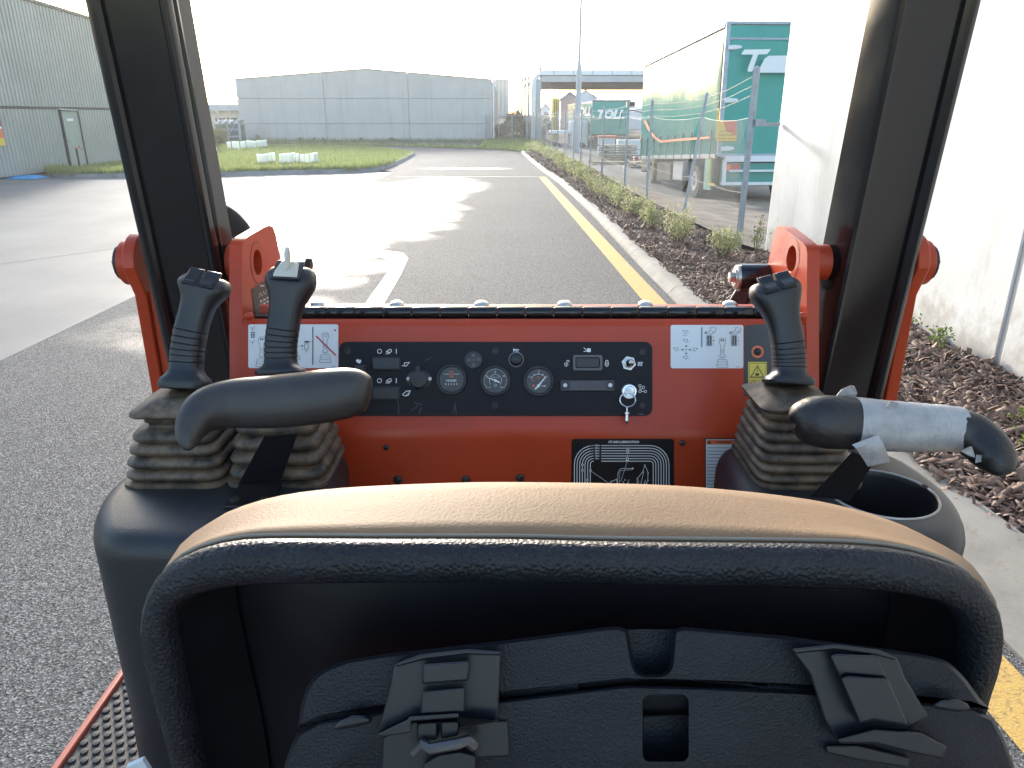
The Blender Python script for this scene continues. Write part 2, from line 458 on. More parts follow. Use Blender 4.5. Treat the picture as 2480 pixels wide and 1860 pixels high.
yard = tag(empty('concrete_yard', (-10, 10, 0)), kind='structure')
jl = lambda x: 9.96 + (x + 6.935) * 1.353            # the sawn joint runs askew
g = .008
def slab(poly):
    b = MB(); b.prism([(x, y, -.055) for x, y in poly], (0, 0, .055)); return b.build('slab', m_slab, yard, angle=0, bevel=.006)
ISL = [(-15.97, 26.3), (-15.0, 24.7), (-14.2, 24.4), (-12, 24.85), (-9.8, 25.2), (-7.7, 26.2), (-5.5, 26.8), (-4.95, 27.6), (-4.75, 29), (-4.7, 33), (-4.9, 39.2), (-5.6, 41.5), (-8.4, 46.5), (-12.9, 50.3), (-19, 50.6)]
slab([(-4.2 - g, -8), (-4.2 - g, jl(-4.2) - g), (-16.5, jl(-16.5) - g), (-16.5, -8)])
slab([(-4.2 - g, jl(-4.2) + g), (-4.2 - g, 27.2)] + [(x, y) for x, y in [(-5.5, 26.75), (-7.7, 26.15), (-9.8, 25.15), (-12, 24.80), (-14.2, 24.35), (-15.0, 24.65), (-15.97, 26.25)]] + [(-16.5, 26.3), (-16.5, jl(-16.5) + g)])
slab([(-16.5 - .016, -8), (-16.5 - .016, 22.6), (-30, 22.6), (-30, -8)])

# grassed island with its kerb
b = MB(); b.add([(x, y, .10) for x, y in ISL] + [(-24, 50.6, .10), (-24, 26.3, .10)], [tuple(range(len(ISL) + 2))])
tag(b.build('lawn_soil', m_turf, angle=0), kind='structure')
def sweep(name, path, prof, m, parent=None, kind='structure', gap=None):
    secs = []; p = [Vector((x, y, 0)) for x, y in path]
    for i, q in enumerate(p):
        t = (p[min(i + 1, len(p) - 1)] - p[max(i - 1, 0)]).normalized(); nrm = Vector((t.y, -t.x, 0))
        secs.append([q + nrm * o + Vector((0, 0, h)) for o, h in prof])
    b = MB(); b.loft(secs); o = b.build(name, m, parent, angle=40)
    if kind and not parent: tag(o, kind=kind)
    return o
ik = tag(empty('island_kerb', (-9, 30, 0)), kind='structure')
ip = resample([Vector((x, y, 0)) for x, y in ISL], 60)
for k in range(0, 59, 4):
    seg = [(q.x, q.y) for q in ip[k:k + 5]]
    if len(seg) > 1: sweep('kerb_section', seg, [(.02, -.05), (0, .10), (-.02, .125), (-.14, .13), (-.15, -.05)], m_kerb2, ik)

def inside(poly, x, y):
    c = False; j = len(poly) - 1
    for i in range(len(poly)):
        xi, yi = poly[i]; xj, yj = poly[j]
        if (yi > y) != (yj > y) and x < (xj - xi) * (y - yi) / (yj - yi) + xi: c = not c
        j = i
    return c
def blades(name, spots, m, h0, h1, w, lean=.5, kind='stuff', label=None):
    n = len(spots); rng = np.random.default_rng(5)
    P = np.array(spots); h = rng.uniform(h0, h1, n); a = rng.uniform(0, 6.283, n); l = rng.uniform(0, lean, n) * h
    dx, dy = np.cos(a), np.sin(a); ww = w * rng.uniform(.6, 1.3, n)
    v = np.empty((n, 3, 3))
    v[:, 0] = np.stack([P[:, 0] - dy * ww, P[:, 1] + dx * ww, P[:, 2]], 1); v[:, 1] = np.stack([P[:, 0] + dy * ww, P[:, 1] - dx * ww, P[:, 2]], 1)
    v[:, 2] = np.stack([P[:, 0] + dx * l, P[:, 1] + dy * l, P[:, 2] + h], 1)
    me = bpy.data.meshes.new(name); me.vertices.add(n * 3); me.vertices.foreach_set('co', v.ravel())
    me.loops.add(n * 3); me.loops.foreach_set('vertex_index', np.arange(n * 3)); me.polygons.add(n)
    me.polygons.foreach_set('loop_start', np.arange(n) * 3); me.polygons.foreach_set('loop_total', np.full(n, 3)); me.update(calc_edges=True)
    t = np.repeat(rng.uniform(0, 1, n), 3); me.attributes.new('tint', 'FLOAT', 'POINT').data.foreach_set('value', t)
    return tag(finish(me, name, m, angle=0, recalc=False), label, None, None, kind)
pts = []; ISL2 = ISL + [(-24, 50.6), (-24, 26.3)]
while len(pts) < 60000:
    x, y = random.uniform(-19, -4.6), 22.9 + 27.8 * random.random() ** 1.7
    if inside(ISL2, x, y) and x > -16.0 - (3 if y > 36 else 0): pts.append((x, y, .10))
blades('grass', pts, m_grass, .05, .15, .012)
pts = []
while len(pts) < 7000:                                  # the longer tufts along the kerb edge
    q = random.choice(ip[:22]); x, y = q.x - random.uniform(-.5, .5), q.y + random.uniform(.05, .7)
    if inside(ISL2, x, y): pts.append((x, y, .11))
blades('grass', pts, m_grass, .10, .26, .014)

# far verge up to the warehouse
V = [(x, y) for y, x in XA if y > 42]
b = MB(); b.add([(x, y, .03) for x, y in [(.55, 41.5)] + V[:-1]] + [(-34, 60, .03), (-34, 75, .03), (4.0, 75, .03), (2.2, 41.5, .03)], [tuple(range(len(V) + 4))])
tag(b.build('verge', m_verge, angle=0), kind='structure')
pts = []
while len(pts) < 9000:
    y = random.uniform(41.5, 60.5); x = random.uniform(-21, 2.2)
    xa = lerp_tab(XA, y)
    d = x - xa
    if d > .15 and (d < 2.2 * random.random() + .3 or y > 59.9 or (x > -2 and random.random() < .6)): pts.append((x, y, .03))
blades('verge_grass', pts, m_grass, .08, .32, .02)

# right-hand kerb, in cast lengths
kerb = tag(empty('kerb', (2, 12, 0)), kind='structure')
kw = lambda y: lerp_tab([(-8, .56), (2.9, .44), (6, .26), (10.5, .17), (20, .16), (42, .15)], y)
def kerb_len(y0, y1):
    secs = []
    for k in range(5):
        y = y0 + (y1 - y0) * k / 4; x = lerp_tab(XA, y) + .006; w = kw(y); f = max(0, min(1, (w - .17) / .27))
        pan = w * .58 * f
        secs.append([Vector((x, y, -.055)), Vector((x, y, .008)), Vector((x + pan, y, .014)), Vector((x + pan + .05, y, .075)), Vector((x + pan + .085, y, .095)), Vector((x + w + .02, y, .105)), Vector((x + w + .03, y, -.055))])
    b = MB(); b.loft(secs); b.build('kerb_section', m_kerb, kerb, angle=50)
yy = -8.0
for L in [2.4, 2.5, 2.4, 2.1, 1.98]: kerb_len(yy, yy + L - .012); yy += L
while yy < 41.5:
    kerb_len(yy, min(41.8, yy + 2.4) - .012); yy += 2.4

# bark bed
FENCE = [(3.22, 10.55), (3.02, 13.4), (2.89, 16.3), (2.79, 18.9), (2.74, 23.4), (2.72, 26.9), (2.62, 29.4), (2.52, 31.7), (2.36, 34.6), (2.2, 37.5), (2.05, 40.5), (1.9, 43.5), (1.75, 46.5), (1.6, 49.5), (1.45, 52.5), (1.3, 55.5), (1.15, 58.5)]
fx = lambda y: lerp_tab([(a, b) for b, a in FENCE], y)
def bed_right(y): return 3.66 if y < 10.7 else fx(y) + .15
def bed_z(x, y): return .085 + .03 * math.sin(x * 3.1 + y * .7) * math.sin(y * 1.3) + .02 * math.sin(y * 4.1 + x * 5)
vs = []; fs = []; rows = [-6 + .25 * i for i in range(int(48 / .25))]
for y in rows:
    a = lerp_tab(XA, y) + kw(y) + .02; b_ = bed_right(y)
    for i in range(9):
        x = a + (b_ - a) * i / 8; vs.append((x, y, bed_z(x, y) if 0 < i < 8 else (.08 if i == 0 else bed_z(x, y))))
for j in range(len(rows) - 1):
    for i in range(8): k = j * 9 + i; fs.append((k, k + 1, k + 10, k + 9))
me = bpy.data.meshes.new('garden_bed'); me.from_pydata(vs, [], fs)
tag(finish(me, 'garden_bed', m_soil, loc=(2.5, 12, 0), recalc=False), kind='structure')
def chips(n, y0, y1, s0, s1, name, seed):
    rng = np.random.default_rng(seed); P = []
    while len(P) < n:
        y = rng.uniform(y0, y1); a = lerp_tab(XA, y) + kw(y) - .02; bb = bed_right(y) - .03
        x = rng.uniform(a, bb); P.append((x, y, bed_z(x, y)))
    P = np.array(P); L = rng.uniform(s0, s1, n) * rng.choice([.6, 1, 1, 1.5], n); W = L * rng.uniform(.22, .5, n); T = rng.uniform(.004, .010, n)
    base = np.array([(-.5, -.35, 0), (.45, -.5, 0), (.5, .3, 0), (-.4, .5, 0), (-.45, -.3, 1), (.4, -.4, 1), (.45, .25, 1), (-.35, .4, 1)])
    v = base[None] * np.stack([L, W, T], 1)[:, None]
    v[:, [1, 2, 5, 6], 2] += (rng.uniform(-.15, .15, n) * L)[:, None]
    yaw = rng.uniform(0, 6.283, n); pit = rng.normal(0, .42, n); rol = rng.normal(0, .5, n)
    cp, sp, cr, sr, cy, sy = np.cos(pit), np.sin(pit), np.cos(rol), np.sin(rol), np.cos(yaw), np.sin(yaw)
    x, y, z = v[..., 0], v[..., 1], v[..., 2]
    y, z = y * cr[:, None] - z * sr[:, None], y * sr[:, None] + z * cr[:, None]
    x, z = x * cp[:, None] - z * sp[:, None], x * sp[:, None] + z * cp[:, None]
    x, y = x * cy[:, None] - y * sy[:, None], x * sy[:, None] + y * cy[:, None]
    v = np.stack([x, y, z], -1) + (P + np.stack([0 * L, 0 * L, .004 + .35 * L * np.abs(np.sin(pit)) + rng.uniform(0, .012, n)], 1))[:, None]
    F = np.array([(4, 5, 6, 7), (0, 1, 5, 4), (1, 2, 6, 5), (2, 3, 7, 6), (3, 0, 4, 7)])
    idx = (F[None] + (np.arange(n) * 8)[:, None, None]).reshape(-1)
    me = bpy.data.meshes.new(name); me.vertices.add(n * 8); me.vertices.foreach_set('co', v.ravel())
    me.loops.add(len(idx)); me.loops.foreach_set('vertex_index', idx); me.polygons.add(n * 5)
    me.polygons.foreach_set('loop_start', np.arange(n * 5) * 4); me.polygons.foreach_set('loop_total', np.full(n * 5, 4)); me.update(calc_edges=True)
    me.attributes.new('tint', 'FLOAT', 'POINT').data.foreach_set('value', np.repeat(rng.beta(1.6, 2.2, n), 8))
    tag(finish(me, name, m_chip, angle=0, recalc=False), kind='stuff')
chips(13000, 1.2, 7.0, .025, .085, 'bark_mulch', 1)
chips(16000, 7.0, 20.0, .03, .075, 'bark_mulch', 2)
chips(7000, 20.0, 40.0, .05, .10, 'bark_mulch', 3)

# yard beyond the fence
vs = []; fs = []; rows = [10.75 + .75 * i for i in range(150)]
for y in rows:
    a = (fx(y) + .12) if y < 58.5 else 1.3
    for i in range(11): 
        x = a + (60 - a) * (i / 10) ** 2.2; d = x - a
        vs.append((x, y, .02 + .075 * math.exp(-d * 1.5) + (.05 * math.sin(x * 2 + y) * math.exp(-d) if d > .05 else .05)))
for j in range(len(rows) - 1):
    for i in range(10): k = j * 11 + i; fs.append((k, k + 1, k + 12, k + 11))
me = bpy.data.meshes.new('depot_yard'); me.from_pydata(vs, [], fs)
tag(finish(me, 'depot_yard', m_dirt, loc=(20, 50, 0), recalc=False), kind='structure')

# =================================================================== white tilt-slab wall on the right
wall = empty('boundary_wall', (3.75, 4, 0), 'tall white painted concrete panel wall along the bark bed', 'wall')
for (y0, y1) in ((5.335, 10.7), (-.6, 5.27), (-6.6, -.665)):
    b = MB(); b.box((3.76, (y0 + y1) / 2, 2.95), (.2, y1 - y0, 5.9)); b.build('panel', m_white, wall, bevel=.012)
for y in (5.3025, -.6325):
    b = MB(); b.box((3.765, y, 2.95), (.185, .062, 5.9)); b.build('joint_strip', M('joint_sealant', (.30, .32, .33), .6), wall)
b = MB(); b.box((3.70, 10.735, 2.95), (.05, .06, 5.9)); b.build('corner_flashing', m_whitesheet, wall)
b = MB(); b.tube([(3.80, 10.76, 0), (3.80, 10.76, 5.9)], .012, 6); b.build('cable', m_dark, wall)

# =================================================================== far warehouse of stacked concrete panels
wh = empty('concrete_warehouse', (-11.2, 66, 0), 'low gabled grey concrete panel warehouse closing the end of the road', 'warehouse')
XW = [-21.2, -14.47, -7.98, -1.53]; ZW = [-.05, 1.27, 3.10]
top = lambda x: 4.50 + (5.19 - 4.50) * (x + 20.9) / 9.75 if x < -11.15 else 5.19 + (4.43 - 5.19) * (x + 11.15) / 9.6
for i in range(3):
    x0, x1 = XW[i] + .012, XW[i + 1] - .012
    for k in range(3):
        z0 = ZW[k] + .012
        if k < 2: poly = [(x0, z0), (x1, z0), (x1, ZW[k + 1] - .012), (x0, ZW[k + 1] - .012)]
        else:
            poly = [(x0, z0), (x1, z0), (x1, top(x1))] + ([(-11.15, top(-11.15))] if x0 < -11.15 < x1 else []) + [(x0, top(x0))]
        b = MB(); b.prism([(x, 61, z) for x, z in poly], (0, .16, 0)); b.build('panel', m_tilt, wh, bevel=.012, segs=1)
b = MB(); b.prism([(-21.15, 61.2, 0), (-1.55, 61.2, 0), (-1.55, 61.2, 4.36), (-11.15, 61.2, 5.12), (-21.15, 61.2, 4.42)], (0, 25, 0)); b.build('body', m_tilt, wh)
b = MB()
for (xa, za), (xb, zb) in (((-21.3, 4.49), (-11.15, 5.22)), ((-11.15, 5.22), (-1.4, 4.45))): b.bar((xa, 61.05, za), (xb, 61.05, zb), .30, .05)
b.build('ridge_capping', m_whitesheet, wh)
b = MB(); b.tube([(-1.42, 60.95, 0), (-1.42, 60.95, 4.45)], .06, 8); b.build('downpipe', m_whitesheet, wh)
for k, (dx, z0, z1) in enumerate(((-.35, 0, 1.9), (-.62, 0, 1.9), (-20.0 - 1.1 + .02, 0, 1.7))):
    b = MB(); b.tube([(-1.42 + dx, 60.9, z0), (-1.42 + dx, 60.9, z1)], .04, 6); b.build('corner_post', m_galv, wh)

# =================================================================== corrugated shed on the left
cs = empty('corrugated_shed', (-16, 22, 0), 'grey green corrugated metal shed with a door at the left edge', 'shed')
def corrugated(name, y0, y1, zb, zt, m, parent, pitch=.19, depth=.032, x=-16.0):
    prof = []; y = y0
    while y < y1:
        for dy, dx in ((0, 0), (.30, 0), (.42, depth), (.88, depth)):
            yy = y + dy * pitch
            if yy <= y1: prof.append((yy, x + dx - depth))
        y += pitch
    b = MB(); n = len(prof)
    b.add([(x_, y_, zb) for y_, x_ in prof] + [(x_, y_, zt(y_)) for y_, x_ in prof], [(i, i + 1, n + i + 1, n + i) for i in range(n - 1)])
    return b.build(name, m, parent, angle=20)
ztop = lambda y: 5.44 - .0375 * (y - 27.45)
corrugated('lower_wall', 8, 27.82, .06, lambda y: 2.08, m_corr, cs)
corrugated('lower_wall', 28.98, 35, .06, lambda y: 2.08, m_corr, cs)
corrugated('upper_wall', 8, 35, 2.17, ztop, m_corr, cs, x=-15.97)
b = MB(); b.box((-16.04, 21.5, 2.125), (.05, 27, .085)); b.build('flashing', m_dark, cs)
b = MB(); b.bar((-16, 8, ztop(8) + .04), (-16, 35, ztop(35) + .04), .14, .10); b.build('barge_capping', m_dark, cs)
b = MB(); b.prism([(-16.06, 8, .05), (-16.06, 35, .05), (-16.06, 35, ztop(35) - .02), (-16.06, 8, ztop(8) - .02)], (-12, 0, 0)); b.build('body', m_corr, cs)
dr = MB(); dr.box((-16.0, 28.40, 1.065), (.05, 1.06, 1.93)); door = dr.build('door', m_door, cs, bevel=.004)
b = MB(); b.ball((-15.955, 27.99, 1.05), .04); b.tube([(-15.97, 27.99, 1.05), (-15.93, 27.99, 1.05), (-15.93, 28.10, 1.05)], .014, 6); b.build('handle', m_galv, door)
b = MB(); b.box((-15.97, 28.36, 1.74), (.012, .40, .085)); b.build('sign_plate', m_whitesheet, door)
b = MB()
for y, w in ((28.955, .06), (27.845, .04)): b.box((-15.985, y, 1.07), (.09, w, 2.02))
b.box((-15.98, 28.4, 2.065), (.10, 1.18, .05)); b.build('door_frame', m_dark, cs)
b = MB(); b.bar((-15.94, 27.75, 2.10), (-15.94, 28.9, 2.06), .05, .04); b.build('drip_rail', m_steel, cs)
hz = empty('warning_sign', (-15.93, 24.2, 1), 'orange and red warning sign cut off at the left edge on the shed', 'sign')
for z0, z1, m in ((1.0, 1.22, m_yel), (1.22, 1.50, m_orange), (1.50, 1.56, m_whitesheet), (1.56, 1.9, m_red)):
    b = MB(); b.box((-15.94, 23.97, (z0 + z1) / 2), (.02, .9, z1 - z0)); b.build('sign_band', m, hz)
st = empty('standpipe', (-15.62, 27.78, .1), 'black water standpipe with a brass tap in front of the shed door', 'tap')
b = MB(); b.tube([(-15.62, 27.78, .08), (-15.62, 27.78, .80)], .035, 8); b.build('post', m_black, st)
b = MB(); b.tube([(-15.60, 27.70, .78), (-15.55, 27.86, .80), (-15.5, 27.95, .74)], .025, 6); b.ball((-15.55, 27.87, .85), .035); b.build('tap', M('brass', (.45, .22, .12), .4, metal=.6), st)
vs = []; fs = []
for j in range(9):
    for i in range(15):
        x, y = -15.90 + .98 * i / 14, 23.9 + .9 * j / 8
        e = min(i, 14 - i, j * 1.5, (8 - j) * 1.5) / 3
        vs.append((x + random.uniform(-.03, .03), y, .012 + min(1, e) * (.05 + .05 * random.random())))
for j in range(8):
    for i in range(14): k = j * 15 + i; fs.append((k, k + 1, k + 16, k + 15))
me = bpy.data.meshes.new('tarp'); me.from_pydata(vs, [], fs)
tag(finish(me, 'tarp', M('blue_tarp', (.03, .30, .62), .5, vary=.3, vs=14), angle=60), 'crumpled bright blue tarp lying at the foot of the shed wall', 'tarp')

# =================================================================== depot: trucks, open shed, stacks
def yard_z(y): return -.057 * max(0, min(11, y - 17.5))
_dy = bpy.data.objects['depot_yard']
for v in _dy.data.vertices:
    x, y = v.co.x + 20, v.co.y + 50
    f = max(0, min(1, (x - (fx(y) if y < 58.5 else 1.3) - .15) / 1.2)); v.co.z += yard_z(y) * f
def curtain_mat(name, teal=(.008, .27, .245)):
    t = NT(name); t.set('Base Color', teal); t.set('Roughness', .20); t.set('Specular IOR Level', .38)
    t.bump(t.noise(1.6, 4, .6, stretch=(1, 6.5, .55), dist=.4), .40, .03); return t.mat
m_curtain = curtain_mat('teal_curtain')
m_teal = M('teal_door_paint', (.006, .30, .255), .4, vary=.05, vs=2)
m_tealskirt = M('faded_teal_paint', (.05, .26, .22), .5)
m_sign_y = M('reflective_yellow', (.80, .50, .05), .4)
m_sign_r = M('reflective_red', (.60, .07, .03), .4)
m_print_w = M('white_print', (.78, .80, .80), .45)
m_print_k = M('black_print', (.012, .012, .014), .5)
m_orangestripe = M('orange_stripe', (.80, .22, .06), .45)
def truck(root, P0, yaw, pitch, L, W, zb, zt, wheels, xf_name=None):
    X = Matrix.Translation(P0) @ Matrix.Rotation(yaw, 4, 'Z') @ Matrix.Rotation(pitch, 4, 'X')
    def bld(b, name, m, parent=root, **k):
        b.v = [tuple(X @ Vector(v)) for v in b.v]; return b.build(name, m, parent, **k)
    b = MB(); b.box((W / 2, L / 2, (zb + zt) / 2), (W - .04, L - .04, zt - zb - .04)); bld(b, 'body', m_whitesheet, bevel=.02)
    # curtain: a slightly slack sheet, gathered at the foot
    ny, nz = 48, 18; vs = []; fs = []
    for j in range(nz + 1):
        for i in range(ny + 1):
            s, t = i / ny, j / nz
            bul = .05 * math.sin(math.pi * t) + (.012 * math.sin(s * 150) + .008 * math.sin(s * 61 + 2)) * (.35 + .65 * (1 - t) ** 2) + .003 * math.sin(t * 9 + s * 17)
            vs.append((-.01 - bul * (1 if 0 < i < ny else .2), .06 + (L - .12) * s, zb + .02 + (zt - zb - .16) * t))
    for j in range(nz):
        for i in range(ny): k = j * (ny + 1) + i; fs.append((k, k + ny + 1, k + ny + 2, k + 1))
    b = MB(); b.add(vs, fs); cur = bld(b, 'curtain', m_curtain, angle=80)
    b = MB(); b.box((-.012, L / 2, zt - .05), (.05, L, .11)); bld(b, 'roof_rail', m_whitesheet, bevel=.01)
    b = MB(); b.box((W / 2, L / 2, zt + .005), (W, L, .03)); bld(b, 'roof', m_steel)
    b = MB(); b.box((-.02, L / 2, zb), (.06, L, .09)); bld(b, 'side_rail', m_galv)
    nb = int(L / .72)
    for k in range(nb):
        y = .35 + k * (L - .6) / max(1, nb - 1)
        b = MB(); b.box((-.05, y, zb + .27), (.02, .045, .62)); b.box((-.06, y, zb + .50), (.03, .06, .10)); bld(b, 'curtain_strap', m_dark)
    b = MB(); b.box((W / 2, L / 2, zb - .14), (.9, L - .1, .2)); b.box((W / 2, L / 2, zb - .04), (W - .3, L - .1, .07)); bld(b, 'chassis', m_dark)
    for wy, n in wheels:
        for side in (0, 1):
            x = .20 if side == 0 else W - .20
            b = MB(); o = Vector((x - .14, wy, .44))
            b.lathe([(.20, 0), (.40, .0), (.44, .04), (.44, .24), (.40, .28), (.20, .28)], o, (1, 0, 0), 20); w_ = bld(b, 'wheel', m_rubber)
            b = MB(); b.lathe([(.0, .06), (.10, .05), (.13, -.01), (.21, -.008), (.235, -.012), (.24, .03)], o, (1, 0, 0), 20)
            b.v = [tuple(X @ Vector(v)) for v in b.v]; b.build('rim', M('wheel_rim', (.45, .47, .50), .35, metal=.6), w_)
    def side_at(px, py):
        n = (X.to_3x3() @ Vector((1, 0, 0))).normalized(); p = X @ Vector((-.085, 0, 0)); r = ray(px, py)
        return EYE + r * ((p - EYE).dot(n) / r.dot(n))
    return X, bld, side_at
# nearer rigid truck
tr = empty('curtain_side_truck', (4.65, 17.5, 0), 'big teal curtain sided truck close behind the chain link fence', 'truck', 'teal trucks parked in the depot')
X1, bld1, side1 = truck(tr, (4.66, 17.5, 0), R(4.3), R(-3.2), 7.25, 2.5, 1.02, 3.80, [(1.7, 1), (6.2, 1)])
b = MB(); a = Art(b, side1, X1.to_3x3() @ Vector((-1, 0, 0)), .012)
a.line([(1562, 292), (1575, 318), (1588, 334), (1602, 343), (1640, 339), (1719, 333)], 5.5, 0); b.build('orange_stripe', m_orangestripe, tr, recalc=False)
b = MB(); b.box((1.25, -.03, 2.40), (2.46, .05, 2.66)); rd = bld1(b, 'rear_door', m_teal, bevel=.008)
b = MB()
b.box((.03, -.05, 2.40), (.10, .07, 2.76)); b.box((2.47, -.05, 2.40), (.10, .07, 2.76)); b.box((1.25, -.05, 3.46), (2.34, .06, .045)); b.box((1.25, -.05, 1.03), (2.34, .07, .09)); b.box((1.25, -.02, 3.78), (2.5, .08, .06))
bld1(b, 'door_frame', m_galv, bevel=.006)
for z in (3.28, 2.20, 1.18):
    b = MB(); q = [(.04, z - .05), (.22, z - .045), (.33, z - .02), (.36, z + .01), (.32, z + .04), (.20, z + .05), (.04, z + .045)]
    b.prism([(x, -.075, zz) for x, zz in q], (0, -.045, 0)); bld1(b, 'hinge', m_whitesheet, bevel=.012)
b = MB(); b.tube([(-.03, -.04, 2.02), (-.06, -.05, 1.98), (-.06, -.05, 1.42), (-.03, -.04, 1.38)], .022, 6); bld1(b, 'grab_rail', m_yel)
rear = lambda px, py: AY(px, py, 17.43)
b = MB(); a = Art(b, rear, (0, -1, 0), .0)
a.poly([(1797, 128), (1803, 120), (1867, 119), (1858, 131), (1836, 132), (1822, 173), (1811, 174), (1811, 166), (1824, 132), (1795, 132)], 0)
a.poly([(1840, 176), (1838, 169), (1851, 143), (1861, 135), (1930, 134), (1930, 176)], 0)
lt = b.build('lettering', m_print_w, tr, angle=0, recalc=False)
b = MB(); a = Art(b, rear, (0, -1, 0), .0)
a.rect(1734, 292, 1784, 342, 0); a.poly([(1752, 293), (1784, 293), (1783, 329), (1758, 316)], 1)
for s_, y_, z_ in (('DO NOT', 318, 8), ('OVERTAKE', 327, 8), ('TURNING VEHICLE', 336, 6.5)): a.text(s_, 1759, y_, z_, 2, .01)
b.build('warning_plate', [m_sign_y, m_sign_r, m_print_k], tr, angle=0, recalc=False)
b = MB(); b.box((2.0, -.09, 1.42), (.75, .02, .34)); bld1(b, 'rear_plate', m_cream)
b = MB(); b.box((1.25, -.10, .96), (2.2, .10, .13)); b.box((1.25, -.16, .42), (2.3, .14, .07)); b.box((1.25, -.14, .70), (2.0, .08, .05))
for x in (.15, 2.3): b.bar((x, -.1, .95), (x, -.15, .42), .08, .08)
bld1(b, 'step_bumper', m_whitesheet, bevel=.008)
b = MB(); b.box((.22, -.12, .78), (.12, .06, .14)); bld1(b, 'tail_light', m_orange); b = MB(); b.box((.40, -.12, .78), (.22, .06, .14)); bld1(b, 'tail_light', m_red)
b = MB(); b.box((1.25, -.04, .62), (2.3, .05, .5)); bld1(b, 'rear_skirt', m_tealskirt)
b = MB(); b.box((-.03, .40, .62), (.04, .5, .7)); bld1(b, 'side_skirt', m_tealskirt)
b = MB(); b.tube([(-.06, .18, 1.0), (-.07, .18, .42), (-.05, -.1, .40)], .03, 6); bld1(b, 'guard_rail', m_yel); b = MB(); b.tube([(-.06, 5.35, 1.0), (-.07, 5.35, .35)], .03, 6); bld1(b, 'guard_rail', m_yel)
b = MB(); b.box((.30, 4.6, .62), (.5, 1.5, .55)); bld1(b, 'fuel_tank', m_dark, bevel=.05); b = MB(); b.box((.25, 3.2, .66), (.4, .9, .5)); bld1(b, 'battery_box', m_steel, bevel=.03); b = MB(); b.box((1.3, 4.0, .62), (1.4, 5.0, .6)); bld1(b, 'underframe', m_dark)
b = MB(); b.prism([(.55, 7.45, .55), (.55, 9.3, .55), (.55, 9.35, 1.6), (.55, 9.0, 2.75), (.55, 7.45, 2.95)], (1.9, 0, 0)); bld1(b, 'cab', m_black, bevel=.05)
b = MB(); b.tube([(.6, 9.0, 2.45), (.05, 8.9, 2.55), (-.32, 8.8, 2.46)], .018, 6); b.tube([(-.3, 8.85, 2.5), (-.34, 8.9, 1.95)], .015, 6); b.box((-.02, 8.85, 2.72), (.26, .18, .16)); bld1(b, 'mirror', m_black)
# farther trailer
t2 = empty('curtain_side_trailer', (5.1, 50, -.6), 'farther teal box trailer with its lettered rear end facing the road', 'truck', 'teal trucks parked in the depot')
m_curtain, m_c1 = M('matt_teal_curtain', (.008, .29, .26), .6, vary=.08, vs=3), m_curtain
X2, bld2, side2 = truck(t2, (5.10, 50, -.62), R(1.2), 0, 17, 2.36, 1.35, 3.34, [(2.0, 1), (3.3, 1), (14.5, 1)])
b = MB(); b.box((1.18, -.04, 2.36), (2.34, .06, 1.94)); bld2(b, 'rear_door', m_teal)
b = MB(); b.box((1.18, -.06, 3.36), (2.40, .08, .07)); b.box((1.18, -.08, 1.32), (2.3, .1, .12)); b.box((1.18, -.08, .65), (2.2, .08, .08)); bld2(b, 'bumper', m_dark)
b = MB(); a = Art(b, lambda px, py: AY(px, py, 49.88), (0, -1, 0), 0)
a.text('TOLL', 1477, 278, 28, 0, .06, .32, 1.0); b.build('lettering', m_print_w, t2, angle=0, recalc=False)
b = MB(); a = Art(b, side2, (-1, 0, 0), .03); a.text('TOLL', 1412, 271, 27, 0, .05, .25, .62); b.build('lettering', m_print_w, t2, angle=0, recalc=False)

# open-sided shed
os_ = empty('open_shed', (6, 66, -.5), 'open sided steel shed with brown roof underside behind the fence', 'shed')
def lcol(px, pt, y, w=.28):
    p = AY(px, pt, y); b = MB(); b.box((p.x, y, (p.z - .6) / 2), (w, w * 1.3, p.z + .6)); b.build('column', m_galv, os_)
    return p
lcol(1302, 192, 60.3, .55)
for px, y in ((1290, 66), (1281, 72), (1272, 79), (1264, 87), (1257, 95)): lcol(px, 186, y, .20)
p0, p1 = AY(1312, 188, 60), AY(1640, 190, 60)
b = MB(); b.box(((p0.x + p1.x) / 2, 60, 4.45), (p1.x - p0.x, .25, .42)); b.build('fascia_beam', m_steel, os_)
b = MB(); b.box(((p0.x + p1.x) / 2, 59.85, 4.86), (p1.x - p0.x + .4, .3, .3)); b.build('gutter', m_whitesheet, os_)
for k in range(9):
    b = MB(); b.box((p0.x + .9 + k * 1.45, 59.7, 5.0), (.05, .05, .5)); b.build('gutter_bracket', m_galv, os_)
q0, q1 = AY(1257, 190, 95), AY(1700, 222, 95)
b = MB(); b.add([(p0.x, 60.2, 4.70), (p1.x + 4, 60.2, 4.70), (q1.x + 5, 95, 4.75), (q0.x + 1.2, 95, 4.75)], [(0, 1, 2, 3)]); b.prism([(p0.x, 60.2, 5.0), (p1.x + 4, 60.2, 5.0), (q1.x + 5, 95, 5.4), (q0.x + 1.2, 95, 5.4)], (0, 0, .08)); b.build('roof', m_shedroof, os_)
b = MB(); b.bar((p0.x - .1, 60, 5.0), (q0.x + .3, 95, 5.9), .2, .5); b.bar((p0.x - .05, 60, 4.45), (q0.x + .35, 95, 5.0), .2, .25); b.build('side_beam', m_steel, os_)
for k in range(6):
    y = 64 + k * 5.2; b = MB(); b.box((p0.x + 10 + (y - 60) * .1, y, 4.62), (20, .12, .14)); b.build('purlin', m_shedroof, os_)
b = MB(); b.tube([(p0.x - .2, 59.75, 4.75), (p0.x - .55, 59.75, 4.4), (p0.x - .6, 59.75, 4.0), (p0.x - .6, 59.75, -.5)], .17, 8); b.build('downpipe', m_whitesheet, os_)

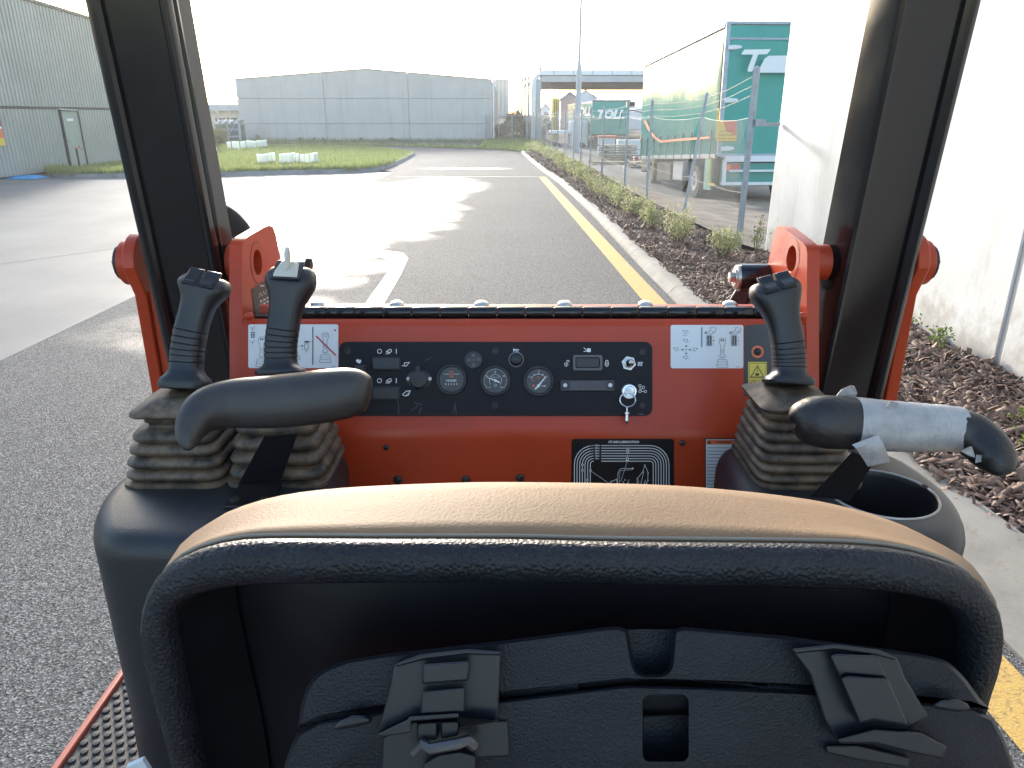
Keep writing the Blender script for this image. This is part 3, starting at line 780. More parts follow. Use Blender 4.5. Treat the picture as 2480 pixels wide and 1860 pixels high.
rw = empty('metal_roofed_warehouse', (20, 118, 0), 'wide pale metal roofed warehouse far behind the teal trailer', 'warehouse')
b = MB(); b.prism([(8.2, 115, -.6), (8.2, 115, 2.6), (8.2, 128, 5.0), (8.2, 141, 2.6), (8.2, 141, -.6)], (38, 0, 0)); b.build('body', m_whitesheet, rw)
for k in range(5):
    x = 12.5 + 4.4 * k
    b = MB(); b.prism([(x + 1.2, 114.93, 2.66), (x + 2.3, 114.93, 2.66), (x + 1.1, 127.9, 5.04), (x, 127.9, 5.04)], (0, 0, .05)); b.build('rooflight', m_steel, rw)
def gable(name, label, x0, x1, y, ze, zr, d, mw, mr, base=-.6, cat='building', rname='roof'):
    o = empty(name, ((x0 + x1) / 2, y, base), label, cat); xm = (x0 + x1) / 2
    b = MB(); b.prism([(x0, y, base), (x1, y, base), (x1, y, ze), (xm, y, zr), (x0, y, ze)], (0, d, 0)); b.build('wall', mw, o)
    b = MB()
    for a_, c_ in (((x0 - .15, ze - .05), (xm, zr + .06)), ((xm, zr + .06), (x1 + .15, ze - .05))):
        b.prism([(a_[0], y - .2, a_[1]), (c_[0], y - .2, c_[1]), (c_[0], y - .2, c_[1] + .12), (a_[0], y - .2, a_[1] + .12)], (0, d + .3, 0))
    b.build(rname, mr, o); return o
m_pink = M('pale_pink_wall', (.66, .54, .51), .8)
gable('gabled_shed', 'pale pinkish gabled shed far behind the yellow container', AY(1357, 300, 99).x, AY(1400, 300, 99).x, 99, 3.7, 4.5, 14, m_pink, m_whitesheet, cat='shed')
gable('gabled_shed', 'white gabled shed just right of the pinkish one in the distance', AY(1392, 300, 106).x, AY(1440, 300, 106).x, 106, 4.0, 4.9, 14, m_whitesheet, m_steel, cat='shed')
hs = gable('small_house', 'small pale blue house with a red roof seen through the open shed', AY(1311, 290, 120).x, AY(1332, 290, 120).x, 120, 2.6, 3.4, 6, M('pale_blue_wall', (.42, .52, .58), .7), M('red_roof_tile', (.32, .10, .06), .8), cat='house')
b = MB(); hx = AY(1322, 280, 119.9).x; b.box((hx, 119.95, 1.9), (.5, .06, .8)); b.build('window', m_dark, hs)
yc = empty('yellow_container', (5.2, 57.5, -.6), 'tall narrow yellow container standing between shed and trailer', 'container')
xa_, xb_ = AY(1338, 270, 57.5).x, AY(1354, 270, 57.5).x; zt_ = AY(1345, 237, 57.5).z
b = MB(); b.box(((xa_ + xb_) / 2, 58.4, (zt_ - .6) / 2), (xb_ - xa_, 1.8, zt_ + .6)); b.build('body', m_yel, yc, bevel=.03)
for f in (.30, .62, .97):
    b = MB(); b.box((xa_ + (xb_ - xa_) * f, 57.47, 1.2), (.04, .05, 3.4)); b.build('locking_bar', m_dark, yc)
tw = empty('flat_truck', (3.6, 52, -.6), 'white flat tray truck partly hidden by the fence posts at the shed corner', 'truck')
b = MB(); b.box((3.5, 52, .85), (2.0, 2.4, .16)); b.build('tray', m_whitesheet, tw); b = MB(); b.box((4.4, 52.2, .75), (1.2, 2.2, 1.6)); b.build('cab', m_whitesheet, tw, bevel=.1)
for x in (2.9, 4.5):
    b = MB(); b.lathe([(.0, -.1), (.38, -.1), (.42, 0), (.38, .2), (0, .2)], (x, 50.9, -.18), (0, 1, 0), 14); b.build('wheel', m_rubber, tw)

# timber, crates and barrier in the yard
def stack(label, x, y, nx, nz, L, ang=0):
    o = empty('timber_stack', (x, y, yard_z(y)), label, 'timber', 'timber stacks in the yard')
    for k in range(nz):
        for i in range(nx):
            b = MB(); j = random.uniform(-.12, .12); rot = Matrix.Rotation(ang + random.uniform(-.05, .05), 3, 'Z')
            b.box((x + (random.uniform(-.1, .1)), y + (i - nx / 2) * .16, yard_z(y) + .10 + k * .11), (L + j, .14, .045), rot=rot); b.build('plank', m_timber, o)
        if k % 2 == 0:
            for s_ in (-.4, .4):
                b = MB(); b.box((x + s_ * L * .8, y, yard_z(y) + .045 + k * .11), (.08, nx * .16, .055)); b.build('bearer', m_timber, o)
stack('low timber stack behind the fence left of the tall heap', 4.1, 33, 5, 6, 1.5, .1)
stack('tall heap of pale timber in front of the white crates', 4.9, 36, 6, 11, 1.6, -.15)
stack('loose timber heap right beside the near truck', 5.6, 31, 6, 7, 1.9, .25)
stack('thin spread of boards lying nearest the fence', 4.2, 28.5, 6, 2, 1.4, .5)
cr = empty('white_crate', (4.9, 40, -.6), 'white crate standing left of the tall timber heap', 'crate', 'white crates by the trailer')
b = MB(); b.box((4.85, 40, .15), (.8, .8, 1.35)); b.build('panel', m_whitesheet, cr, bevel=.02); b = MB(); b.box((4.85, 40, .86), (.9, .9, .1)); b.build('lid', m_orange, cr)
cr = empty('white_crate', (6.6, 41, -.6), 'long white crate standing under the trailer lettering', 'crate', 'white crates by the trailer')
b = MB(); b.box((6.5, 41, .05), (1.9, .8, 1.25)); b.build('panel', m_whitesheet, cr, bevel=.02); b = MB(); b.box((6.5, 40.6, .2), (1.95, .05, .06)); b.build('batten', m_steel, cr)
ob = empty('traffic_barrier', (7.3, 42, -.6), 'bright orange plastic barrier beside the near truck cab', 'barrier')
b = MB(); b.prism([(6.95, 42, .55), (7.55, 42, .55), (7.45, 42, 1.05), (7.05, 42, 1.05)], (0, .4, 0)); b.build('body', m_orange, ob, bevel=.04); b = MB(); b.box((7.25, 42.2, .0), (.12, .3, 1.15)); b.build('leg', m_black, ob)
bx = MB(); bx.box((5.35, 33.2, yard_z(33) + .45), (.22, .25, .6)); bx.box((5.35, 33.2, yard_z(33) + .8), (.26, .29, .08)); tag(bx.build('red_drum', m_red, bevel=.05), 'small red drum standing among the timber stacks', 'drum')

# light pole
lp = empty('light_pole', (3.60, 43, 0), 'tall pale steel light pole rising beside the open shed', 'pole')
b = MB(); b.lathe([(.155, -.6), (.150, 3.9), (.135, 4.25), (.075, 4.75)], (3.60, 43, 0), (0, 0, 1), 8, 0, True); b.build('base_sleeve', m_steel, lp, angle=20)
b = MB(); b.lathe([(.075, 4.70), (.060, 9.0)], (3.60, 43, 0), (0, 0, 1), 10, 0, False, True); b.build('shaft', m_steel, lp)
b = MB(); b.bar((3.6, 43, 8.9), (2.4, 42.6, 9.1), .07, .07); b.box((2.2, 42.5, 9.1), (.6, .3, .12)); b.build('lamp_arm', m_steel, lp)
b = MB(); b.tube([(3.42, 42.95, .1), (3.42, 42.95, 1.0)], .05, 6); b.build('conduit', m_whitesheet, lp)

# chain-link fence
fe = empty('chain_link_fence', (2.5, 30, .1), 'long galvanised chain link fence with barbed wire along the bark bed', 'fence')
tops = [2.46, 2.23, 2.18, 2.16, 2.12, 2.08]
posts = []
for i, (x, y) in enumerate(FENCE):
    h = tops[i] if i < 6 else 2.06
    lean = {1: (.27, 0)}.get(i, (0, 0)); r = .045 if i == 0 else .027
    b = MB(); b.tube([(x, y, -.05), (x + lean[0], y + lean[1], h)], r, 8); b.ball((x + lean[0], y + lean[1], h), r * 1.05, nu=8, nv=4); b.build('post', m_galv, fe)
    posts.append((Vector((x, y, .1)), Vector((x + lean[0], y, h))))
MT, MBm = 1.86, .42
def on(i, z): a, c = posts[i]; return a.lerp(c, (z - a.z) / (c.z - a.z))
for i in range(len(posts) - 1):
    near = i < 8
    zb0 = MBm if i > 1 else (.46, .40)[i]
    A0, A1, B0, B1 = on(i, zb0), on(i + 1, MBm), on(i, MT), on(i + 1, MT)
    L = (A1 - A0).length; Hh = MT - MBm; st = .052 if near else .12; wr = (.0017 if i < 2 else .0009) if near else .0016
    b = MB(); pt = lambda s, z: A0.lerp(A1, s / L).lerp(B0.lerp(B1, s / L), z / Hh) + Vector((-.03, 0, -.05 * math.sin(math.pi * s / L) * (z / Hh) ** 3))
    for sg in (1, -1):
        k = -Hh / 1.35
        while k < L:
            # a wire climbing at a slope, clipped to the bay
            pts_ = []
            for z in (0, Hh * .34, Hh * .67, Hh):
                s_ = k + z / 1.35 if sg > 0 else k + (Hh - z) / 1.35
                pts_.append((s_, z))
            seg = [q for q in pts_ if 0 <= q[0] <= L]
            if len(seg) >= 2:
                path = [pt(*q) + Vector((.0015 * sg, 0, 0)) for q in seg]
                n3 = 3; secs = [[p + Vector((math.cos(2.1 * j) * wr, math.sin(2.1 * j) * wr, 0)) for j in range(n3)] for p in path]
                b.loft(secs, 0, False, False)
            k += st
    tag(b.build('mesh', m_wire, fe, angle=0, recalc=False), kind='stuff')
    b = MB()
    for z, r in ((MT + .01, .0024), (.88 if i < 3 else .70, .0030), (.46, .002)):
        p, q = on(i, z), on(i + 1, z); m_ = p.lerp(q, .5) + Vector((0, 0, -.06 if z > 1 else -.03)); b.tube([p, p.lerp(m_, .5) + Vector((0, 0, -.015)), m_, m_.lerp(q, .5) + Vector((0, 0, -.015)), q], r, 5)
    b.build('line_wire', m_wire, fe)
    for dz in (.06, .18, .30):
        p, q = on(i, posts[i][1].z - dz), on(i + 1, posts[i + 1][1].z - dz); b = MB(); b.tube([p, p.lerp(q, .5) + Vector((0, 0, -.03)), q], .0020, 5)
        nbr = int((q - p).length / .16) if near else 0
        for k in range(nbr):
            c = p.lerp(q, (k + .5) / nbr) + Vector((0, 0, -.03 * math.sin(math.pi * (k + .5) / nbr))); b.bar(c + Vector((-.012, .006, -.012)), c + Vector((.012, -.006, .012)), .003, .003); b.bar(c + Vector((-.012, -.006, .012)), c + Vector((.012, .006, -.012)), .003, .003)
        b.build('barbed_wire', m_wire, fe)
# clamp joining the end post to the wall
b = MB(); b.box((3.32, 10.52, 1.80), (.14, .12, .09)); b.bar((3.36, 10.56, 1.78), (3.64, 10.66, 1.78), .03, .05); b.build('clamp', m_galv, fe)
xf = empty('cross_fence', (.2, 59.5, 0), 'short chain link fence across the gap beside the far warehouse', 'fence')
for x in (-1.0, 0, 1.1): b = MB(); b.tube([(x, 59.6, 0), (x, 59.6, 1.9)], .035, 6); b.build('post', m_galv, xf)
b = MB()
for k in range(-14, 20): b.bar((-1 + k * .12, 59.58, .1), (-1 + k * .12 + .9, 59.58, 1.85), .007, .007) if -1 <= -1 + k * .12 and -1 + k * .12 + .9 <= 1.2 else None
for k in range(0, 20): b.bar((-1 + k * .12 + .9, 59.57, .1), (-1 + k * .12, 59.57, 1.85), .007, .007) if -1 + k * .12 + .9 <= 1.2 else None
b.bar((-1, 59.6, 1.86), (1.1, 59.6, 1.86), .03, .03); tag(b.build('mesh', m_wire, xf), kind='stuff')
p = AY(1212, 327, 59.3); b = MB(); b.prism([(p.x + dx, 59.3, p.z + dz) for dx, dz in ((-.14, 0), (0, -.15), (.14, 0), (0, .15))], (0, .02, 0))
tag(b.build('diamond_sign', m_black), 'small dark diamond sign hung on the far cross fence', 'sign')

# things behind: silo block, low white works, small far yard on the left
sb = empty('ribbed_silo', (-1.4, 112, 0), 'tall pale ribbed silo block right behind the concrete warehouse', 'silo')
b = MB(); b.box((-1.55, 112, 4.0), (2.1, 3, 5.1)); b.build('body', m_tilt, sb)
for k in range(4): b = MB(); b.lathe([(.27, 1.5), (.27, 6.55)], (-2.35 + .54 * k, 110.5, 0), (0, 0, 1), 12, 0, True, True); b.build('cylinder', m_tilt, sb)
wb = empty('white_works', (1, 116, 0), 'low white works building at the foot of the ribbed silo', 'building')
b = MB(); b.box((1.3, 112, .7), (7.2, 2, 2.1)); b.build('wall', m_whitesheet, wb); b = MB(); b.box((1.3, 111, 1.8), (7.4, 2.4, .15)); b.build('roof', m_steel, wb)
for k in range(3): b = MB(); b.box((-.8 + 1.7 * k, 110.98, .8), (.7, .06, .6)); b.build('window', m_dark, wb)
cb = empty('cream_building', (-24, 74, 0), 'low cream building with grey roof glimpsed left of the warehouse', 'building')
x0, x1 = AY(470, 270, 74).x, AY(582, 270, 74).x
b = MB(); b.box(((x0 + x1) / 2, 75, 1.1), (x1 - x0, 2, 2.4)); b.build('wall', m_cream, cb)
b = MB(); b.box(((x0 + x1) / 2, 74.6, 2.55), (x1 - x0 + .5, 3, .55)); b.build('roof', m_steel, cb)
for f in (.25, .55, .8): b = MB(); b.box((x0 + (x1 - x0) * f, 73.95, 1.2), (.9, .08, .9)); b.build('window', m_dark, cb)
rk = empty('sheet_rack', (-21.6, 58, 0), 'green fronted rack with white sheets stacked on top behind the bush', 'rack')
xa_, xb_ = AY(522, 320, 58).x, AY(582, 320, 58).x
b = MB(); b.box(((xa_ + xb_) / 2, 58.6, .62), (xb_ - xa_, 1.0, 1.24)); b.build('front_panel', M('dark_green_panel', (.045, .10, .09), .6), rk)
for z in (.35, .85, 1.27): b = MB(); b.box(((xa_ + xb_) / 2, 58.05, z), (xb_ - xa_ + .1, .06, .05)); b.build('rail', m_galv, rk)
for x in (xa_, (xa_ + xb_) / 2, xb_): b = MB(); b.box((x, 58.03, .65), (.07, .07, 1.3)); b.build('post', m_galv, rk)
for k in range(4):
    x = xa_ + .05 + k * .46; b = MB(); b.prism([(x, 57.9, 1.33), (x + .34, 57.9, 1.55), (x + .52, 57.9, 1.56), (x + .2, 57.9, 1.30)], (0, 1.2, 0)); b.build('white_sheet', m_whitesheet, rk, bevel=.02)
gt = empty('braced_gate', (-21.0, 57, 0), 'steel gate frame with a diagonal brace against the warehouse corner', 'gate')
ga, gb = AY(545, 340, 57.0), AY(582, 340, 57.0)
b = MB(); b.tube([(gb.x, 57, 0), (gb.x, 57, 1.75)], .05, 6); b.build('post', m_galv, gt); b = MB(); b.tube([(ga.x, 57, .1), (gb.x, 57, 1.6)], .025, 6); b.build('brace', m_galv, gt)
for z in (.45, .95): b = MB(); b.tube([(ga.x - .3, 57, z), (gb.x, 57, z)], .025, 6); b.build('rail', m_galv, gt)
m_polegrey = M('weathered_pole', (.42, .38, .38), .8)
for (px, pt, pb, y, r, lab) in ((474, 108, 262, 48, .13, 'dark weathered utility pole right behind the left loader post'), (524, 258, 292, 66, .12, 'short grey post in front of the cream building'), (553, 258, 288, 66, .10, 'pale post right of the short grey one by the cream building')):
    p = AY(px, pt, y); b = MB(); b.tube([(p.x, y, 0), (p.x, y, p.z)], [r, r * .8], 10)
    tag(b.build('utility_pole', m_polegrey), lab, 'pole', 'poles in the far left yard')

# =================================================================== plants
m_leaf = mat_leaf('pale_shrub_leaf', (.26, .28, .12), (.52, .54, .30), .5)
m_leafd = mat_leaf('dark_bush_leaf', (.06, .085, .03), (.20, .21, .08), .4)
m_weed = mat_leaf('weed_leaf', (.06, .13, .02), (.22, .28, .06), .45)
m_dry = mat_leaf('dry_scrub', (.10, .10, .05), (.20, .19, .10), .35)
def leaf_mesh(name, pts, L, W, m, parent, rng, updir=.5, loc=None):
    n = len(pts); P = np.array(pts)
    d = rng.normal(0, 1, (n, 3)); d[:, 2] += updir; d /= np.linalg.norm(d, axis=1)[:, None]
    s = np.cross(d, rng.normal(0, 1, (n, 3))); s /= np.linalg.norm(s, axis=1)[:, None] + 1e-9
    nn = np.cross(d, s); l = (L * rng.uniform(.6, 1.3, n))[:, None]; w = (W * rng.uniform(.7, 1.2, n))[:, None]
    v = np.stack([P, P + d * l * .5 + s * w * .5 + nn * l * .08, P + d * l, P + d * l * .5 - s * w * .5 + nn * l * .08], 1)
    me = bpy.data.meshes.new(name); me.vertices.add(n * 4); me.vertices.foreach_set('co', v.ravel())
    me.loops.add(n * 4); me.loops.foreach_set('vertex_index', np.arange(n * 4)); me.polygons.add(n)
    me.polygons.foreach_set('loop_start', np.arange(n) * 4); me.polygons.foreach_set('loop_total', np.full(n, 4)); me.update(calc_edges=True)
    me.attributes.new('tint', 'FLOAT', 'POINT').data.foreach_set('value', np.repeat(np.clip(rng.normal(.5, .25, n), 0, 1), 4))
    return finish(me, name, m, parent, angle=0, recalc=False)
def shrub(name, label, cat, group, x, y, z, h, w, nst, nl, m, seed, L=.032, W=.016, up=.6, spread=1.0):
    rng = np.random.default_rng(seed); o = empty(name, (x, y, z), label, cat, group); b = MB(); pts = []
    for k in range(nst):
        a = rng.uniform(0, 6.283); r = w * .5 * math.sqrt(rng.uniform(.02, 1)) * spread; hh = h * rng.uniform(.6, 1.0) * (1 - .25 * (r / (w * .5)) ** 2)
        p0 = Vector((x + math.cos(a) * r * .2, y + math.sin(a) * r * .2, z)); p2 = Vector((x + math.cos(a) * r, y + math.sin(a) * r, z + hh))
        p1 = p0.lerp(p2, .5) + Vector((rng.normal(0, .03), rng.normal(0, .03), .03)); b.tube([p0, p1, p2], [.005, .0035, .0015], 4)
        for j in range(nl // nst):
            t = rng.uniform(.22, 1.0) ** .8; q = (p0.lerp(p1, t * 2) if t < .5 else p1.lerp(p2, t * 2 - 1)); sp = .045 * (1 if h < .8 else 2.2) * (1.25 - t * .6)
            pts.append((q.x + rng.normal(0, sp), q.y + rng.normal(0, sp), q.z + rng.normal(0, sp * .7)))
    leaf_mesh('foliage', pts, L, W, m, o, rng, up); b.build('stem', m_stem, o); return o
SH = [(2.86, 10.05, .42, .42, 'loose pale shrub nearest the white wall corner'), (2.44, 11.05, .55, .44, 'tallest dark based shrub second from the wall corner'), (2.36, 12.5, .50, .62, 'wide pale shrub third from the wall corner'),
      (2.30, 14.2, .47, .55, None), (2.22, 15.5, .50, .50, None), (2.12, 16.9, .54, .55, None), (2.02, 18.7, .55, .6, None), (1.98, 21.4, .55, .6, None), (1.93, 24.0, .5, .6, None), (1.86, 26.3, .5, .6, None),
      (1.76, 29.0, .52, .7, None), (1.62, 32.2, .55, .8, None), (1.42, 35.5, .58, .9, None), (1.25, 38.5, .6, .9, None), (1.12, 40.6, .6, .9, None)]
ORD = ['first', 'second', 'third', 'fourth', 'fifth', 'sixth', 'seventh', 'eighth', 'ninth', 'tenth', 'eleventh', 'twelfth', 'thirteenth', 'fourteenth', 'fifteenth']
for i, (x, y, h, w, lab) in enumerate(SH):
    shrub('shrub', lab or ('pale green shrub along the fence, %s from the white wall corner' % ORD[i]), 'shrub', 'shrubs along the fence', x, y, .08, h * 1.12, w * 1.25, 20, 1100 if i < 7 else 900, m_leaf, 20 + i, .036 if i < 7 else .05, .019 if i < 7 else .028)
shrub('shrub', 'thin climbing weed at the foot of the white wall corner', 'weed', None, 3.36, 10.2, .08, .55, .22, 7, 150, m_weed, 60, .04, .02, .8)
shrub('shrub', 'big rounded olive green bush beside the left loader post', 'bush', None, AY(522, 355, 41.8).x, 41.8, .1, 1.5, 1.55, 40, 2600, m_leafd, 61, .10, .055, .4)
for k, (x, y, h) in enumerate(((3.50, 6.3, .28), (3.52, 5.8, .22), (3.40, 6.9, .30), (3.15, 4.2, .10), (2.98, 3.9, .08), (2.78, 3.45, .09), (3.45, 4.45, .12), (3.05, 3.6, .08))):
    shrub('weed', ('leafy green weed against the white wall, %s of three from the front' % ORD[(1, 0, 2)[k]] if k < 3 else 'small green seedling sprouting through the bark chips'), 'weed', ('weeds at the wall foot', 'seedlings in the bark')[k > 2], x, y, .09, h, h * 1.1, 6, 110 if k < 3 else 40, m_weed, 70 + k, .035, .02, .5)
for k, (px, py) in enumerate(((625, 336), (728, 339), (761, 340), (782, 340), (875, 341), (948, 341))):
    q = AY(px, py, 60.6); shrub('weed', 'scrubby weed at the far warehouse foot, %s from the left' % ORD[k], 'weed', 'weeds at the far warehouse', q.x, 60.6, 0, (.6 if k == 0 else .24), .4, 8, 100, m_weed, 90 + k, .10, .05, .5)
# scrub mound and small tree in the gap
rng = np.random.default_rng(3); pts = []
for k in range(5200):
    x = rng.uniform(-1.3, 2.6); y = rng.uniform(60.2, 64); z = (1.35 - .12 * (x - .4) ** 2) * rng.uniform(0, 1) ** .7; pts.append((x, y, max(.02, z)))
o = leaf_mesh('scrub_mound', pts, .22, .05, m_dry, None, rng, .9); tag(o, 'mound of dry brown scrub in the gap beside the far warehouse', 'scrub')
pt_ = empty('small_tree', (.4, 66, 0), 'small bushy tree with drooping crown in the gap beside the silo', 'tree')
b = MB(); b.tube([(.42, 66, 0), (.40, 66, .9), (.30, 66, 1.7)], [.10, .08, .05], 7); b.build('trunk', m_stem, pt_); pts = []
for k in range(900):
    a = rng.uniform(0, 6.283); r = rng.uniform(0, 1) ** .5; pts.append((.25 + .78 * r * math.cos(a), 66 + .7 * r * math.sin(a), 1.85 + rng.normal(0, .22) - .35 * r * r + .25 * (1 - r)))
leaf_mesh('crown', pts, .28, .07, m_leafd, pt_, rng, -.3)
tb = empty('small_tree', (4.4, 78, -.6), 'dark round tree seen through the open shed beside the small house', 'tree'); b = MB(); xt = AY(1330, 300, 78).x; b.tube([(xt, 78, -.6), (xt, 78, .7)], .08, 6); b.build('trunk', m_stem, tb); pts = []
for k in range(500): pts.append((xt + rng.normal(0, .4), 78 + rng.normal(0, .4), 1.0 + rng.normal(0, .38)))
leaf_mesh('crown', pts, .25, .12, m_leafd, tb, rng, .2)

# tree guards: three-sided white sleeves round seedlings
def guard(x, y, h, w, rot, lab, grp, z=.1):
    o = empty('tree_guard', (x, y, z), lab, 'tree guard', grp)
    q = [Vector((math.cos(rot + 2.094 * k) * w * .62, math.sin(rot + 2.094 * k) * w * .62, 0)) for k in range(3)]
    b = MB(); t = Vector((random.uniform(-.012, .012), random.uniform(-.012, .012), h)); qi = [v * .93 for v in q]
    P_ = Vector((x, y, z))
    b.loft([[P_ + v for v in qi], [P_ + v + t for v in qi], [P_ + v + t for v in q], [P_ + v for v in q]], 0, False, False); b.build('sleeve', m_guard, o, angle=20)
    b = MB(); b.bar(P_ + q[0] * 1.1, P_ + q[0] * 1.1 + Vector((0, 0, h + .06)), .016, .016); b.build('stake', m_timber, o)
bed = MB(); bed.add([(x, y, .125) for x, y in ((-10.5, 30.3), (-9.5, 29.6), (-8.7, 29.4), (-8.1, 29.8), (-7.4, 31.9), (-7.9, 32.4), (-9.2, 31.7))], [tuple(range(7))]); tag(bed.build('mulched_patch', M('red_brown_mulch', (.10, .035, .022), .9, vary=.4, vs=20, bump=.6, bs=40, bd=.02), angle=0), kind='structure')
cl = 0
for lab, xs in (('white tree guard in the left cluster on the near lawn patch', ((1030, 0), (1092, 0), (1150, 0), (1215, 1), (1280, 1))), ('white tree guard in the middle cluster on the near lawn patch', ((1392, 0), (1456, 0), (1520, 0), (1575, 0), (1615, 1), (1682, 1))), ('white tree guard in the right cluster on the near lawn patch', ((1757, 0), (1830, 0), (1910, 0), (1988, 1), (1955, 1)))):
    for gi_, (zx, back) in enumerate(sorted(xs)):
        q = AY(480 + zx / 6.9125, 390, 30.2 + back * .75 + random.uniform(-.1, .1)); guard(q.x, q.y, random.uniform(.36, .40), random.uniform(.135, .16), 1.5708 + random.uniform(-.25, .25), lab.replace('white tree guard', ORD[gi_] + ' white tree guard from the left'), lab.replace('white tree guard', 'guards'))
for gi_, (zx, yy_) in enumerate(((520, 43.6), (610, 43.2), (660, 42.6), (740, 43.4), (775, 44.2), (845, 44.0), (910, 44.4), (945, 44.0), (1015, 45.2), (1060, 45.6), (1125, 45.4))):
    q = AY(480 + zx / 6.9125, 350, yy_); guard(q.x, q.y, random.uniform(.38, .46), random.uniform(.19, .23), 1.5708 + random.uniform(-.25, .25), 'white tree guard, %s from the bush in the row behind the lawn' % ORD[gi_], 'guards in the row behind the lawn')
q = AY(521, 385, 32.2); guard(q.x, 32.2, .55, .26, 1.57, 'single white tree guard beside the left loader post', None)

# =================================================================== added haze: closed box of thin air imitating veiling lens flare
hz_m = bpy.data.materials.new('flare_veil'); hz_m.use_nodes = True; hz_t = hz_m.node_tree; hz_t.nodes.clear()
hz_o = hz_t.nodes.new('ShaderNodeOutputMaterial'); hz_v = hz_t.nodes.new('ShaderNodeVolumePrincipled')
hz_v.inputs['Density'].default_value = .0012; hz_v.inputs['Color'].default_value = (.96, .97, 1, 1); hz_v.inputs['Anisotropy'].default_value = .4
hz_t.links.new(hz_v.outputs[0], hz_o.inputs['Volume'])
b = MB(); b.box((0, 320, 4.3), (1010, 770, 12.0)); tag(b.build('flare_veil', hz_m, angle=0), kind='stuff')

# =================================================================== the machine
m_redp = M('red_machine_paint', (.40, .040, .009), .36, vary=.09, vs=7, spec=.38, dirt=(.36, .13, .09), dirt_s=48, dirt_lo=.66, dirt_hi=.88, bump=.06, bs=90, bd=.002, rvary=.06)
m_redlit = M('sunlit_red_paint', (.42, .13, .09), .42, vary=.1, vs=6)  # deck edge only: machine red with the pinkish sun sheen put into its colour
m_blackgloss = M('black_gloss_paint', (.0040, .0042, .0060), .17, spec=.5, bump=.05, bs=25, bd=.003, rvary=.06, vs=3)
m_blacksteel = M('black_steel', (.006, .0065, .009), .35, dirt=(.025, .023, .02), dirt_s=40, dirt_lo=.62, dirt_hi=.85)
m_panel = M('panel_plate', (.0075, .008, .013), .5, spec=.22, vary=.15, vs=20, dirt=(.026, .026, .032), dirt_s=55, dirt_lo=.66, dirt_hi=.9)
m_plast = M('moulded_black_plastic', (.010, .0115, .0155), .40, bump=.45, bs=420, bd=.0014, vary=.1, vs=12)
m_grip = M('grip_plastic', (.009, .0105, .0150), .42, bump=.10, bs=900, bd=.0006)
m_btn = M('button_plastic', (.010, .011, .014), .35, vary=.1, vs=60)
m_foam = M('armrest_foam', (.030, .029, .029), .46, vary=.15, vs=18, bump=.25, bs=700, bd=.0008, dirt=(.085, .078, .070), dirt_s=10, dirt_lo=.58, dirt_hi=.85)
m_foamw = M('worn_armrest_foam', (.011, .011, .013), .40, bump=.5, bs=160, bd=.002, dirt=(.008, .008, .008), dirt_s=70, dirt_lo=.6, dirt_hi=.7)
m_crm = M('cream_plastic', (.50, .48, .42), .45)
m_white = M('decal_white', (.70, .72, .74), .4, vary=.03, vs=20)
m_black2 = M('print_black', (.02, .02, .024), .5)
m_grey = M('print_grey', (.25, .26, .28), .5)
m_redpr = M('print_red', (.50, .05, .06), .5)
m_orpr = M('print_orange', (.70, .16, .05), .5)
m_yelpr = M('print_yellow', (.66, .54, .09), .5)
m_chrome = M('chrome', (.70, .70, .70), .18, metal=1.0, vary=.1, vs=60)
m_zinc = M('zinc_bolt', (.50, .49, .46), .35, metal=.9, vary=.2, vs=80)
m_darkbolt = M('dark_bolt', (.035, .03, .03), .45, metal=.4)
m_tape = None
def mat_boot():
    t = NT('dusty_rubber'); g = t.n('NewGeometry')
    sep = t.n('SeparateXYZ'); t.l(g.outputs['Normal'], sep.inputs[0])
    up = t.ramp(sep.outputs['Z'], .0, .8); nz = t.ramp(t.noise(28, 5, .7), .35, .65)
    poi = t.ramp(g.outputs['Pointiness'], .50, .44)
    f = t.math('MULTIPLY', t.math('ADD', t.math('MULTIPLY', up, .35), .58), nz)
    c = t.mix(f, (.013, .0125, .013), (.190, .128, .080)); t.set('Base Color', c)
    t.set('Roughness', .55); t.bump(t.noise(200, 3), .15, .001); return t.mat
m_boot = mat_boot()
def mat_seat_tan():
    t = NT('tan_vinyl')
    c = t.mix(t.ramp(t.noise(7, 4), .3, .7), (.205, .128, .072), (.25, .165, .098))
    c = t.mix(t.ramp(t.noise(26, 5, .7, stretch=(1, 1, 2.5)), .60, .8), c, (.17, .11, .066))
    t.set('Base Color', c); t.set('Roughness', .68); t.set('Specular IOR Level', .22)
    h = t.math('ADD', t.voro(420).outputs['Distance'], t.math('MULTIPLY', t.noise(60, 4, .6, stretch=(2.5, 1, .8)), 1.5)); t.bump(h, .18, .0012); return t.mat
m_tan = mat_seat_tan()
def mat_grain(name, col, scale, dist, strength, rough):
    t = NT(name); v = t.voro(scale, feature='SMOOTH_F1')
    n2 = t.noise(scale * .55, 4, .6); h = t.math('ADD', t.math('MULTIPLY', v.outputs['Distance'], 1.0), t.math('MULTIPLY', n2, .7))
    t.set('Base Color', t.mix(t.ramp(t.noise(30, 4, .6), .4, .75), col, tuple(c * 1.7 for c in col))); t.set('Roughness', rough); t.set('Specular IOR Level', .32); t.bump(h, strength, dist); return t.mat
m_rim = mat_grain('grained_black_vinyl', (.009, .010, .014), 420, .0012, .9, .46)
m_case = mat_grain('grained_case_plastic', (.0055, .0065, .0110), 760, .0006, .55, .5)
